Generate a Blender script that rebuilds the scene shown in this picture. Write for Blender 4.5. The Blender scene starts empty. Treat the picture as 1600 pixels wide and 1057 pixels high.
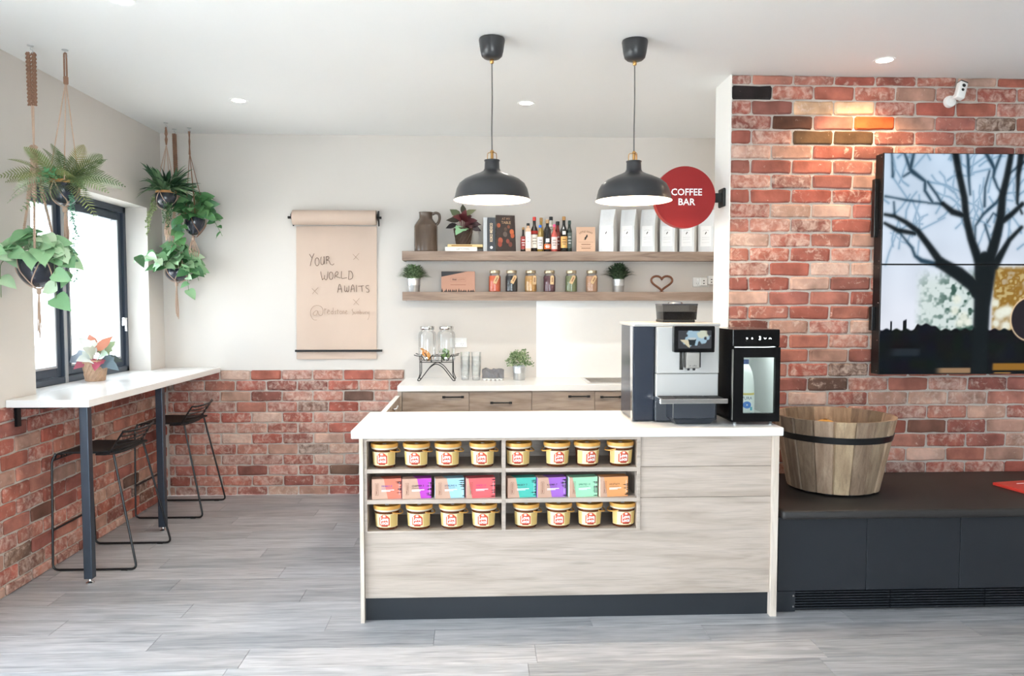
import bpy, bmesh, math, random
import numpy as np
from mathutils import Vector, Matrix, Euler, noise

random.seed(7)
SC = bpy.context.scene
COL = SC.collection
PI = math.pi

# ---------------------------------------------------------------- camera
cam_d = bpy.data.cameras.new('camera')
cam = bpy.data.objects.new('camera', cam_d)
COL.objects.link(cam)
cam_d.sensor_width = 36.0
cam_d.lens = 1188.0 / 1600.0 * 36.0
cam_d.shift_x = 0.0009
cam_d.shift_y = 0.0046
cam_d.clip_start = 0.05
cam.location = (0, 0, 1.552)
cam.rotation_euler = (PI / 2 - 0.0525, 0, -0.0407)
SC.camera = cam

# ---------------------------------------------------------------- view, sky and daylight
SC.view_settings.view_transform = 'Standard'
SC.view_settings.look = 'None'
SC.view_settings.gamma = 1.0
SC.view_settings.use_curve_mapping = False
EXPO = 1.68
SC.view_settings.exposure = EXPO
SC.cycles.transparent_max_bounces = 32
SC.cycles.max_bounces = 9
world = bpy.data.worlds.new('sky'); SC.world = world
world.use_nodes = True
bg = world.node_tree.nodes['Background']
bg.inputs['Color'].default_value = (0.80, 0.90, 1.0, 1)
bg.inputs['Strength'].default_value = 4.6


def portal(name, loc, rot, sx, sy):
    l = bpy.data.lights.new(name, 'AREA'); l.shape = 'RECTANGLE'; l.size = sx; l.size_y = sy
    l.cycles.is_portal = True
    o = bpy.data.objects.new(name, l); COL.objects.link(o); o.location = loc; o.rotation_euler = rot
    return o


sun_l = bpy.data.lights.new('sun', 'SUN'); sun_l.energy = 16.0; sun_l.angle = 0.01; sun_l.color = (.97, .99, 1.0)
sun = bpy.data.objects.new('sun', sun_l); COL.objects.link(sun); sun.location = (6, 3, 8)
sun.rotation_euler = Vector((-.55, -.12, -.83)).to_track_quat('-Z', 'Y').to_euler()   # high, from beyond the side wall: no direct beam enters the room
portal('window_portal', (-2.75, 5.14, 1.65), (0, -PI / 2, 0), 1.24, 1.5)
portal('side_window_portal', (-2.75, 1.8, 1.2), (0, -PI / 2, 0), 2.5, 3.1)
portal('shopfront_portal', (.3, -3.12, 1.3), (PI / 2, 0, 0), 2.8, 2.5)

# ---------------------------------------------------------------- materials
MATS = {}


def lin(c):
    return tuple(((v / 255.0) / 12.92 if v <= 10 else ((v / 255.0 + 0.055) / 1.055) ** 2.4) for v in c)


def pmat(name, col, rough=0.5, metal=0.0, var=0.0, scale=8.0, bump=0.0, bscale=60.0, coat=0.0, objcol=False, emis=None, estr=0.0, sub=0.0, trans=0.0, spec=0.5, stretch=(1, 1, 1)):
    """principled material with procedural noise variation; col is sRGB 0-255"""
    m = bpy.data.materials.new(name); m.use_nodes = True
    nt = m.node_tree; b = nt.nodes['Principled BSDF']
    c = lin(col)
    b.inputs['Base Color'].default_value = (*c, 1)
    b.inputs['Roughness'].default_value = rough
    b.inputs['Metallic'].default_value = metal
    b.inputs['Coat Weight'].default_value = coat
    b.inputs['Specular IOR Level'].default_value = spec
    if trans: b.inputs['Transmission Weight'].default_value = trans
    if sub:
        b.inputs['Subsurface Weight'].default_value = sub
        b.inputs['Subsurface Radius'].default_value = (0.01, 0.006, 0.004)
    if emis:
        b.inputs['Emission Color'].default_value = (*lin(emis), 1); b.inputs['Emission Strength'].default_value = estr
    tc = nt.nodes.new('ShaderNodeTexCoord')
    mp = nt.nodes.new('ShaderNodeMapping'); mp.inputs['Scale'].default_value = stretch
    nt.links.new(tc.outputs['Object'], mp.inputs['Vector'])
    src = None
    if objcol:
        oi = nt.nodes.new('ShaderNodeObjectInfo'); src = oi.outputs['Color']
    if var > 0:
        n = nt.nodes.new('ShaderNodeTexNoise'); n.inputs['Scale'].default_value = scale; n.inputs['Detail'].default_value = 5
        nt.links.new(mp.outputs['Vector'], n.inputs['Vector'])
        mr = nt.nodes.new('ShaderNodeMapRange'); mr.inputs['To Min'].default_value = 1 - var; mr.inputs['To Max'].default_value = 1 + var
        nt.links.new(n.outputs['Fac'], mr.inputs['Value'])
        mx = nt.nodes.new('ShaderNodeVectorMath'); mx.operation = 'SCALE'
        if src is not None: nt.links.new(src, mx.inputs[0])
        else: mx.inputs[0].default_value = c
        nt.links.new(mr.outputs['Result'], mx.inputs['Scale'])
        nt.links.new(mx.outputs['Vector'], b.inputs['Base Color'])
    elif src is not None:
        nt.links.new(src, b.inputs['Base Color'])
    if bump > 0:
        n2 = nt.nodes.new('ShaderNodeTexNoise'); n2.inputs['Scale'].default_value = bscale; n2.inputs['Detail'].default_value = 3
        nt.links.new(mp.outputs['Vector'], n2.inputs['Vector'])
        bp = nt.nodes.new('ShaderNodeBump'); bp.inputs['Strength'].default_value = bump; bp.inputs['Distance'].default_value = 0.01
        nt.links.new(n2.outputs['Fac'], bp.inputs['Height']); nt.links.new(bp.outputs['Normal'], b.inputs['Normal'])
    MATS[name] = m
    return m


def woodmat(name, cols, axis='x', rough=0.5, scale=1.0, objcol=False, bump=0.1, spec=0.4, grain=1.0):
    """long streaky grain along an axis; cols = three sRGB colours dark..light"""
    m = bpy.data.materials.new(name); m.use_nodes = True
    nt = m.node_tree; b = nt.nodes['Principled BSDF']; L = nt.links.new
    b.inputs['Roughness'].default_value = rough
    b.inputs['Specular IOR Level'].default_value = spec
    tc = nt.nodes.new('ShaderNodeTexCoord'); oi = nt.nodes.new('ShaderNodeObjectInfo')
    off = nt.nodes.new('ShaderNodeVectorMath'); off.operation = 'SCALE'; off.inputs[0].default_value = (7.3, 5.1, 9.7)
    L(oi.outputs['Random'], off.inputs['Scale'])
    ad = nt.nodes.new('ShaderNodeVectorMath'); L(tc.outputs['Object'], ad.inputs[0]); L(off.outputs['Vector'], ad.inputs[1])

    def mapn(lo, hi):
        mp = nt.nodes.new('ShaderNodeMapping')
        s = [hi * scale] * 3; s['xyz'.index(axis)] = lo * scale
        mp.inputs['Scale'].default_value = s
        L(ad.outputs['Vector'], mp.inputs['Vector']); return mp
    m1 = mapn(1.1, 9.0); n1 = nt.nodes.new('ShaderNodeTexNoise'); n1.inputs['Scale'].default_value = 1.4; n1.inputs['Detail'].default_value = 6; n1.inputs['Distortion'].default_value = 1.1
    L(m1.outputs['Vector'], n1.inputs['Vector'])
    m2 = mapn(4.0, 170.0); n2 = nt.nodes.new('ShaderNodeTexNoise'); n2.inputs['Scale'].default_value = 1.5; n2.inputs['Detail'].default_value = 4
    L(m2.outputs['Vector'], n2.inputs['Vector'])
    r1 = nt.nodes.new('ShaderNodeValToRGB'); e = r1.color_ramp.elements
    e[0].position = 0.3; e[0].color = (*lin(cols[0]), 1); e[1].position = 0.68; e[1].color = (*lin(cols[2]), 1)
    k = e.new(0.48); k.color = (*lin(cols[1]), 1)
    L(n1.outputs['Fac'], r1.inputs['Fac'])
    mr = nt.nodes.new('ShaderNodeMapRange'); mr.inputs['From Min'].default_value = 0.25; mr.inputs['From Max'].default_value = 0.75
    mr.inputs['To Min'].default_value = 1 - .12 * grain; mr.inputs['To Max'].default_value = 1 + .10 * grain
    L(n2.outputs['Fac'], mr.inputs['Value'])
    m3 = mapn(1.6, 34.0); n3 = nt.nodes.new('ShaderNodeTexNoise'); n3.inputs['Scale'].default_value = 1.3; n3.inputs['Detail'].default_value = 7; n3.inputs['Distortion'].default_value = .5
    L(m3.outputs['Vector'], n3.inputs['Vector'])
    mr3 = nt.nodes.new('ShaderNodeMapRange'); mr3.inputs['From Min'].default_value = 0.54; mr3.inputs['From Max'].default_value = 0.72; mr3.inputs['To Min'].default_value = 1.0; mr3.inputs['To Max'].default_value = 1 - .20 * grain
    L(n3.outputs['Fac'], mr3.inputs['Value'])
    mm = nt.nodes.new('ShaderNodeMath'); mm.operation = 'MULTIPLY'; L(mr.outputs['Result'], mm.inputs[0]); L(mr3.outputs['Result'], mm.inputs[1])
    sc = nt.nodes.new('ShaderNodeVectorMath'); sc.operation = 'SCALE'; L(r1.outputs['Color'], sc.inputs[0]); L(mm.outputs['Value'], sc.inputs['Scale'])
    out = sc.outputs['Vector']
    if objcol:
        mu = nt.nodes.new('ShaderNodeVectorMath'); mu.operation = 'MULTIPLY'; L(out, mu.inputs[0]); L(oi.outputs['Color'], mu.inputs[1]); out = mu.outputs['Vector']
    L(out, b.inputs['Base Color'])
    if bump:
        bp = nt.nodes.new('ShaderNodeBump'); bp.inputs['Strength'].default_value = bump; bp.inputs['Distance'].default_value = 0.004
        L(n2.outputs['Fac'], bp.inputs['Height']); L(bp.outputs['Normal'], b.inputs['Normal'])
    MATS[name] = m
    return m


def brickmat():
    m = bpy.data.materials.new('old_brick'); m.use_nodes = True
    nt = m.node_tree; b = nt.nodes['Principled BSDF']; L = nt.links.new
    b.inputs['Roughness'].default_value = 0.85; b.inputs['Specular IOR Level'].default_value = 0.25
    tc = nt.nodes.new('ShaderNodeTexCoord'); oi = nt.nodes.new('ShaderNodeObjectInfo')
    off = nt.nodes.new('ShaderNodeVectorMath'); off.operation = 'SCALE'; off.inputs[0].default_value = (31, 17, 23)
    L(oi.outputs['Random'], off.inputs['Scale'])
    ad = nt.nodes.new('ShaderNodeVectorMath'); L(tc.outputs['Object'], ad.inputs[0]); L(off.outputs['Vector'], ad.inputs[1])
    n1 = nt.nodes.new('ShaderNodeTexNoise'); n1.inputs['Scale'].default_value = 26; n1.inputs['Detail'].default_value = 8; n1.inputs['Roughness'].default_value = 0.65; n1.inputs['Distortion'].default_value = 0.6
    L(ad.outputs['Vector'], n1.inputs['Vector'])
    n2 = nt.nodes.new('ShaderNodeTexNoise'); n2.inputs['Scale'].default_value = 9; n2.inputs['Detail'].default_value = 3
    L(ad.outputs['Vector'], n2.inputs['Vector'])
    # lime residue: threshold depends on the brick (alpha of the object colour)
    r = nt.nodes.new('ShaderNodeMapRange'); r.interpolation_type = 'SMOOTHSTEP'
    r.inputs['From Max'].default_value = 0.74
    sub = nt.nodes.new('ShaderNodeMath'); sub.operation = 'MULTIPLY_ADD'; sub.inputs[1].default_value = -0.34; sub.inputs[2].default_value = 0.68
    L(oi.outputs['Alpha'], sub.inputs[0]); L(sub.outputs['Value'], r.inputs['From Min'])
    L(n1.outputs['Fac'], r.inputs['Value'])
    mk = nt.nodes.new('ShaderNodeMath'); mk.operation = 'MULTIPLY'; mk.inputs[1].default_value = 0.72; L(r.outputs['Result'], mk.inputs[0])
    v = nt.nodes.new('ShaderNodeMapRange'); v.inputs['From Min'].default_value = 0.3; v.inputs['From Max'].default_value = 0.7; v.inputs['To Min'].default_value = 0.62; v.inputs['To Max'].default_value = 1.2
    L(n2.outputs['Fac'], v.inputs['Value'])
    s = nt.nodes.new('ShaderNodeVectorMath'); s.operation = 'SCALE'; L(oi.outputs['Color'], s.inputs[0]); L(v.outputs['Result'], s.inputs['Scale'])
    mix = nt.nodes.new('ShaderNodeMix'); mix.data_type = 'RGBA'
    L(mk.outputs['Value'], mix.inputs['Factor']); L(s.outputs['Vector'], mix.inputs['A']); mix.inputs['B'].default_value = (*lin((226, 202, 188)), 1)
    L(mix.outputs['Result'], b.inputs['Base Color'])
    bp = nt.nodes.new('ShaderNodeBump'); bp.inputs['Strength'].default_value = 0.55; bp.inputs['Distance'].default_value = 0.006
    L(n1.outputs['Fac'], bp.inputs['Height']); L(bp.outputs['Normal'], b.inputs['Normal'])
    MATS['old_brick'] = m
    return m


def glassmat(name, tint=(1, 1, 1), refl=0.05, edge=0.5, milk=0.0):
    """thin clear glass: transparent with Fresnel reflection"""
    m = bpy.data.materials.new(name); m.use_nodes = True
    nt = m.node_tree; L = nt.links.new
    for n in list(nt.nodes): nt.nodes.remove(n)
    o = nt.nodes.new('ShaderNodeOutputMaterial'); t = nt.nodes.new('ShaderNodeBsdfTransparent'); g = nt.nodes.new('ShaderNodeBsdfGlossy')
    t.inputs['Color'].default_value = (*tint, 1); g.inputs['Roughness'].default_value = 0.03
    f = nt.nodes.new('ShaderNodeFresnel'); f.inputs['IOR'].default_value = 1.45
    mr = nt.nodes.new('ShaderNodeMapRange'); mr.inputs['From Min'].default_value = 0.0; mr.inputs['To Min'].default_value = refl * 0.4; mr.inputs['To Max'].default_value = edge + refl
    L(f.outputs['Fac'], mr.inputs['Value'])
    mx = nt.nodes.new('ShaderNodeMixShader'); L(mr.outputs['Result'], mx.inputs['Fac']); L(t.outputs['BSDF'], mx.inputs[1]); L(g.outputs['BSDF'], mx.inputs[2])
    out = mx.outputs['Shader']
    if milk:
        df = nt.nodes.new('ShaderNodeBsdfDiffuse'); df.inputs['Color'].default_value = (.9, .92, .92, 1)
        m2 = nt.nodes.new('ShaderNodeMixShader'); m2.inputs['Fac'].default_value = milk
        L(out, m2.inputs[1]); L(df.outputs['BSDF'], m2.inputs[2]); out = m2.outputs['Shader']
    L(out, o.inputs['Surface'])
    MATS[name] = m
    return m


def emit(name, col, strength, attr=None):
    m = bpy.data.materials.new(name); m.use_nodes = True
    nt = m.node_tree
    for n in list(nt.nodes): nt.nodes.remove(n)
    o = nt.nodes.new('ShaderNodeOutputMaterial'); e = nt.nodes.new('ShaderNodeEmission')
    e.inputs['Strength'].default_value = strength; e.inputs['Color'].default_value = (*lin(col), 1)
    if attr:
        a = nt.nodes.new('ShaderNodeVertexColor'); a.layer_name = attr
        nt.links.new(a.outputs['Color'], e.inputs['Color'])
        g = nt.nodes.new('ShaderNodeBsdfGlossy'); g.inputs['Roughness'].default_value = 0.06; g.inputs['Color'].default_value = (.012, .012, .012, 1)
        ad = nt.nodes.new('ShaderNodeAddShader'); nt.links.new(e.outputs[0], ad.inputs[0]); nt.links.new(g.outputs[0], ad.inputs[1]); nt.links.new(ad.outputs[0], o.inputs['Surface'])
    else:
        nt.links.new(e.outputs[0], o.inputs['Surface'])
    MATS[name] = m
    return m


pmat('wall_paint', (217, 211, 205), 0.75, var=0.015, scale=3, bump=0.02, bscale=180)
pmat('white_paint', (240, 238, 234), 0.7, var=0.01, scale=3)
pmat('ceiling_paint', (240, 240, 239), 0.8, var=0.01, scale=2)
pmat('mortar', (196, 188, 180), 0.9, var=0.16, scale=22, bump=0.5, bscale=120)
brickmat()
woodmat('floor_vinyl', ((152, 154, 159), (171, 172, 176), (190, 190, 193)), 'x', rough=0.34, scale=1.5, objcol=True, bump=0.08, spec=0.4, grain=1.9)
woodmat('oak_laminate', ((172, 156, 143), (186, 171, 158), (196, 181, 169)), 'x', rough=0.5, scale=1.3)
woodmat('oak_shelf', ((128, 108, 95), (148, 128, 114), (164, 144, 130)), 'x', rough=0.55, scale=1.6)
woodmat('oak_drawer', ((146, 130, 117), (170, 154, 141), (186, 171, 158)), 'x', rough=0.5, scale=1.5)
woodmat('oak_edge', ((200, 184, 168), (214, 200, 186), (224, 212, 200)), 'z', rough=0.5, scale=1.5)
woodmat('barrel_wood', ((138, 114, 94), (160, 137, 115), (178, 156, 132)), 'z', rough=0.6, scale=1.6, objcol=True, grain=1.1)
pmat('white_stone', (244, 243, 241), 0.22, var=0.012, scale=30)
pmat('black_board', (30, 34, 40), 0.42, var=0.08, scale=12)
pmat('black_vinyl', (40, 37, 36), 0.5, var=0.06, scale=20, bump=0.1, bscale=300)
pmat('black_metal', (26, 27, 29), 0.35, metal=0.3, var=0.05, scale=30)
pmat('bar_leg_metal', (72, 81, 93), 0.3, metal=0.7, var=0.05, scale=20)
pmat('matte_black', (24, 24, 25), 0.6, var=0.05, scale=30)
pmat('window_frame', (66, 77, 92), 0.4, metal=0.2, var=0.04, scale=20)
pmat('window_inner', (176, 178, 182), 0.4, metal=0.2, var=0.03, scale=20)
pmat('chrome', (214, 214, 214), 0.14, metal=1.0, var=0.03, scale=40)
pmat('steel', (190, 186, 180), 0.28, metal=1.0, var=0.06, scale=12)
pmat('zinc', (205, 207, 208), 0.38, metal=0.85, var=0.08, scale=30)
pmat('brass', (196, 150, 92), 0.25, metal=1.0, var=0.05, scale=40)
pmat('pendant_black', (46, 47, 50), 0.35, var=0.04, scale=30, coat=0.15)
pmat('shade_white', (250, 240, 224), 0.55, var=0.01, scale=10)
pmat('grey_cord', (96, 94, 92), 0.7, var=0.1, scale=300)
emit('bulb_glow', (255, 214, 158), 14.0)
emit('downlight_glow', (255, 246, 232), 16.0)
pmat('downlight_trim', (245, 245, 243), 0.5, var=0.01)
pmat('kraft_paper', (206, 184, 168), 0.75, var=0.05, scale=7, stretch=(1, 1, .3))
pmat('ink_brown', (84, 58, 44), 0.8, var=0.15, scale=40)
pmat('ink_pale', (150, 116, 94), 0.8, var=0.15, scale=40)
pmat('sign_red', (150, 16, 16), 0.6, var=0.03, scale=8)
pmat('sign_red_side', (178, 34, 30), 0.3, var=0.1, scale=25)
pmat('print_white', (250, 250, 250), 0.6, var=0.01)
pmat('jug_glaze', (92, 76, 64), 0.22, var=0.3, scale=9, bump=0.05, bscale=25, coat=0.3)
pmat('basket_dark', (74, 56, 44), 0.6, var=0.3, scale=60)
pmat('basket_pale', (196, 164, 138), 0.7, var=0.25, scale=60)
pmat('soil', (66, 48, 36), 0.95, var=0.3, scale=60)
pmat('cork', (196, 142, 92), 0.85, var=0.2, scale=90)
pmat('pot_navy', (40, 44, 56), 0.2, var=0.05, scale=10, coat=0.4)
pmat('jute', (200, 172, 152), 0.9, var=0.2, scale=200, bump=0.4, bscale=400)
pmat('jute_brown', (150, 114, 92), 0.9, var=0.25, scale=200, bump=0.4, bscale=400)
pmat('leaf', (90, 140, 80), 0.45, objcol=True, var=0.16, scale=40, sub=0.1)
pmat('stem_green', (104, 132, 82), 0.6, var=0.1, scale=30)
pmat('paper_white', (240, 240, 238), 0.75, var=0.02, scale=20)
pmat('tag_kraft', (206, 176, 134), 0.8, var=0.06, scale=60)
pmat('bag_white', (228, 230, 232), 0.6, var=0.02, scale=12, bump=0.25, bscale=22)
pmat('bag_side_shaded', (216, 214, 210), 0.65, var=0.04, scale=14, bump=0.3, bscale=24)  # same bag paper, darker: the gusset's shade is put into the colour
pmat('card_peach', (226, 188, 160), 0.7, var=0.03, scale=20)
pmat('print_dark', (52, 44, 42), 0.7, var=0.05, scale=30)
pmat('print_grey', (176, 176, 178), 0.7, var=0.05, scale=30)
pmat('print_brown', (128, 78, 56), 0.7, var=0.05, scale=30)
glassmat('window_glass', (0.97, 0.985, 0.98), 0.04, 0.6)
glassmat('jar_glass', (0.985, 0.99, 0.99), 0.10, 0.45, .02)
glassmat('tumbler_glass', (0.99, 0.995, 0.995), 0.08, 0.35, .05)
glassmat('fridge_glass', (0.95, 0.98, 0.96), 0.05, 0.5)
glassmat('hopper_plastic', (0.42, 0.41, 0.40), 0.08, 0.5)
pmat('outside_ground', (176, 172, 166), 0.9, var=0.12, scale=2)
pmat('fence_white', (214, 216, 220), 0.6, var=0.04, scale=10)


def plain(col, rough=0.5, **k):
    key = 'colour_%02x%02x%02x_%d' % (*col, int(rough * 100)) + ''.join('_%s' % q for q in k)
    return MATS.get(key) or pmat(key, col, rough, var=k.pop('var', 0.04), scale=k.pop('scale', 25), **k)


def M(m):
    return MATS[m] if isinstance(m, str) else m


# ---------------------------------------------------------------- mesh builder
class MB:
    def __init__(s): s.v = []; s.f = []

    def add(s, vs, fs):
        o = len(s.v); s.v += [tuple(p) for p in vs]; s.f += [tuple(i + o for i in f) for f in fs]; return s

    def box(s, x0, x1, y0, y1, z0, z1, mat=None):
        vs = [Vector(p) for p in ((x0, y0, z0), (x1, y0, z0), (x1, y1, z0), (x0, y1, z0), (x0, y0, z1), (x1, y0, z1), (x1, y1, z1), (x0, y1, z1))]
        if mat is not None: vs = [mat @ p for p in vs]
        return s.add(vs, [(0, 3, 2, 1), (4, 5, 6, 7), (0, 1, 5, 4), (1, 2, 6, 5), (2, 3, 7, 6), (3, 0, 4, 7)])

    def hexa(s, b, t):
        return s.add(list(b) + list(t), [(0, 3, 2, 1), (4, 5, 6, 7), (0, 1, 5, 4), (1, 2, 6, 5), (2, 3, 7, 6), (3, 0, 4, 7)])

    def lathe(s, prof, seg=24, c=(0, 0, 0), a0=0.0, a1=None, closed_prof=False, mat=None, fn=None):
        full = a1 is None
        n = seg if full else seg + 1
        vs = []
        for (r, z) in prof:
            for k in range(n):
                a = a0 + (2 * PI * k / seg if full else (a1 - a0) * k / seg)
                rr = r if fn is None else r + fn(a, z) * (1 if r > 1e-6 else 0)
                p = Vector((c[0] + rr * math.cos(a), c[1] + rr * math.sin(a), c[2] + z))
                vs.append(mat @ p if mat is not None else p)
        fs = []
        m = len(prof)
        for i in range(m if closed_prof else m - 1):
            j = (i + 1) % m
            for k in range(seg):
                k2 = (k + 1) % n if full else k + 1
                fs.append((i * n + k, i * n + k2, j * n + k2, j * n + k))
        return s.add(vs, fs)

    def disc(s, r, z, seg=24, c=(0, 0, 0), up=True, mat=None):
        vs = [Vector((c[0] + r * math.cos(2 * PI * k / seg), c[1] + r * math.sin(2 * PI * k / seg), c[2] + z)) for k in range(seg)]
        if mat is not None: vs = [mat @ p for p in vs]
        return s.add(vs, [tuple(range(seg)) if up else tuple(reversed(range(seg)))])

    def tube(s, pts, r, seg=8, closed=False, caps=True):
        pts = [Vector(p) for p in pts]; n = len(pts)
        rs = r if isinstance(r, (list, tuple)) else [r] * n
        vs = []; up = None
        for i in range(n):
            if closed: d = pts[(i + 1) % n] - pts[i - 1]
            else: d = pts[min(i + 1, n - 1)] - pts[max(i - 1, 0)]
            d.normalize()
            if up is None:
                up = Vector((0, 0, 1)) if abs(d.z) < 0.9 else Vector((1, 0, 0))
            e1 = up - d * up.dot(d)
            if e1.length < 1e-5: e1 = d.orthogonal()
            e1.normalize(); e2 = d.cross(e1); up = e1
            for k in range(seg):
                a = 2 * PI * k / seg
                vs.append(pts[i] + (e1 * math.cos(a) + e2 * math.sin(a)) * rs[i])
        fs = []
        for i in range(n if closed else n - 1):
            j = (i + 1) % n
            for k in range(seg):
                k2 = (k + 1) % seg
                fs.append((i * seg + k, i * seg + k2, j * seg + k2, j * seg + k))
        if caps and not closed:
            fs.append(tuple(reversed(range(seg)))); fs.append(tuple((n - 1) * seg + k for k in range(seg)))
        return s.add(vs, fs)

    def prism(s, poly, d0, d1, plane='xz'):
        """polygon extruded between d0 and d1 along the remaining axis"""
        n = len(poly)

        def P(u, w, d):
            return {'xz': (u, d, w), 'xy': (u, w, d), 'yz': (d, u, w)}[plane]
        vs = [P(u, w, d0) for u, w in poly] + [P(u, w, d1) for u, w in poly]
        fs = [tuple(range(n)), tuple(reversed(range(n, 2 * n)))]
        for i in range(n):
            j = (i + 1) % n; fs.append((i, j, n + j, n + i))
        return s.add(vs, fs)

    def grid(s, fn, nu, nv):
        vs = [fn(i / nu, j / nv) for j in range(nv + 1) for i in range(nu + 1)]
        fs = [(j * (nu + 1) + i, j * (nu + 1) + i + 1, (j + 1) * (nu + 1) + i + 1, (j + 1) * (nu + 1) + i) for j in range(nv) for i in range(nu)]
        return s.add(vs, fs)

    def mesh(s, name, m, smooth=False, bevel=0.0, bseg=1, recalc=True):
        me = bpy.data.meshes.new(name); me.from_pydata([tuple(p) for p in s.v], [], s.f)
        if recalc or bevel:
            bm = bmesh.new(); bm.from_mesh(me)
            if bevel:
                bmesh.ops.remove_doubles(bm, verts=bm.verts, dist=1e-6)
                bmesh.ops.recalc_face_normals(bm, faces=bm.faces)
                ed = [e for e in bm.edges if len(e.link_faces) == 2 and e.calc_face_angle(0) > 0.5]
                bmesh.ops.bevel(bm, geom=ed, offset=bevel, segments=bseg, profile=0.5, affect='EDGES', clamp_overlap=True)
            else:
                bmesh.ops.recalc_face_normals(bm, faces=bm.faces)
            bm.to_mesh(me); bm.free()
        if m is not None: me.materials.append(M(m))
        if smooth:
            me.polygons.foreach_set('use_smooth', [True] * len(me.polygons))
            me.set_sharp_from_angle(angle=math.radians(38))
        me.update()
        return me

    def build(s, name, m, parent=None, smooth=False, bevel=0.0, bseg=1, recalc=True, loc=None):
        return place(name, s.mesh(name, m, smooth, bevel, bseg, recalc), parent, loc)


def place(name, me, parent=None, loc=None):
    o = bpy.data.objects.new(name, me); COL.objects.link(o)
    if parent is not None: o.parent = parent
    if loc is not None: o.location = loc
    return o


def tag(o, label=None, cat=None, group=None, kind=None):
    if label: o['label'] = label
    if cat: o['category'] = cat
    if group: o['group'] = group
    if kind: o['kind'] = kind
    return o


def thing(name, label, cat, loc=(0, 0, 0), rz=0.0, group=None, kind=None):
    o = bpy.data.objects.new(name, None); COL.objects.link(o); o.empty_display_size = 0.05
    o.location = loc; o.rotation_euler = (0, 0, rz)
    return tag(o, label, cat, group, kind)


def copy_tree(o, parent=None):
    c = o.copy(); COL.objects.link(c)
    if parent is not None: c.parent = parent
    for ch in list(o.children): copy_tree(ch, c)
    return c


def bez(p0, p1, p2, p3, n=12):
    p0, p1, p2, p3 = map(Vector, (p0, p1, p2, p3)); out = []
    for i in range(n + 1):
        t = i / n; u = 1 - t
        out.append(p0 * u ** 3 + p1 * 3 * u * u * t + p2 * 3 * u * t * t + p3 * t ** 3)
    return out


def arc(c, r, a0, a1, n=10, plane='xz'):
    out = []
    for i in range(n + 1):
        a = a0 + (a1 - a0) * i / n; u, w = r * math.cos(a), r * math.sin(a)
        out.append(Vector((c[0] + u, c[1], c[2] + w)) if plane == 'xz' else Vector((c[0] + u, c[1] + w, c[2])) if plane == 'xy' else Vector((c[0], c[1] + u, c[2] + w)))
    return out


def fillet(pts, r, n=4):
    """round the corners of a polyline"""
    pts = [Vector(p) for p in pts]; out = [pts[0]]
    for i in range(1, len(pts) - 1):
        a, b, c = pts[i - 1], pts[i], pts[i + 1]
        d1 = (a - b); d2 = (c - b); rr = min(r, d1.length * .45, d2.length * .45)
        q0 = b + d1.normalized() * rr; q1 = b + d2.normalized() * rr
        for k in range(n + 1):
            t = k / n; out.append(q0 * (1 - t) ** 2 + b * 2 * t * (1 - t) + q1 * t * t)
    out.append(pts[-1]); return out


_tx = {}


def text_verts(s, size=1.0, offset=0.0, shear=0.0, align='CENTER'):
    """lettering as flat polygons in the xy plane"""
    key = (s, offset, shear, align)
    if key not in _tx:
        cu = bpy.data.curves.new('lettering', 'FONT'); cu.body = s; cu.size = 1.0; cu.resolution_u = 2; cu.offset = offset; cu.shear = shear
        cu.align_x = align; cu.align_y = 'CENTER'
        o = bpy.data.objects.new('lettering', cu); COL.objects.link(o)
        dg = bpy.context.evaluated_depsgraph_get(); me = bpy.data.meshes.new_from_object(o.evaluated_get(dg))
        _tx[key] = ([v.co.copy() for v in me.vertices], [tuple(p.vertices) for p in me.polygons])
        bpy.data.objects.remove(o); bpy.data.curves.remove(cu); bpy.data.meshes.remove(me)
    vs, fs = _tx[key]
    return [v * size for v in vs], fs


def letter(s, size, fn, m, parent, name='lettering', offset=0.0, shear=0.0, align='CENTER', width=None):
    """lettering mapped by fn(x, y) to local 3-D points"""
    vs, fs = text_verts(s, size, offset, shear, align)
    k = 1.0
    if width:
        w = max(v.x for v in vs) - min(v.x for v in vs); k = width / max(w, 1e-6)
    mb = MB().add([fn(v.x * k, v.y) for v in vs], fs)
    return mb.build(name, m, parent, recalc=False)


def front(x, z, y):
    """map for lettering on a face looking towards -Y"""
    return lambda u, w: (x + u, y, z + w)

# ================================================================ SETTING
XL, YB, H = -2.506, 6.151, 2.881          # left wall, back wall, ceiling
YBR, XR = 4.45, 1.464                      # brick feature wall and its free end
XE, YR = 4.8, -3.1                         # far side wall and shop front

# ---- ceiling
tag(MB().box(XL - .3, XE + .2, YR - .1, YB + .2, H, H + .12).build('ceiling', 'ceiling_paint'), 'plain white plasterboard ceiling over the whole room', 'ceiling', kind='structure')

# ---- floor of planks
floor = tag(MB().box(XL - .02, XE, YR, YB, -.06, -.0045).build('floor', 'floor_vinyl'), 'grey wood-look vinyl plank floor', 'floor', kind='structure')
floor.color = (.92, .92, .93, 1)
_pl = {}
PW, PLN = .1785, 1.276
rng = random.Random(11)


def plank(x0, x1, y0, y1):
    lx, ly = x1 - x0, y1 - y0
    key = (round(lx, 2), round(ly, 3))
    if key not in _pl:
        _pl[key] = MB().box(-lx / 2 + .0008, lx / 2 - .0008, -ly / 2 + .0008, ly / 2 - .0008, -.004, 0).mesh('plank', 'floor_vinyl', bevel=.0007)
    o = place('plank', _pl[key], floor, ((x0 + x1) / 2, (y0 + y1) / 2, 0))
    g = rng.uniform(.84, 1.1); w = rng.uniform(-.02, .02)
    o.color = (g + w, g, g - w * .6, 1)


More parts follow.
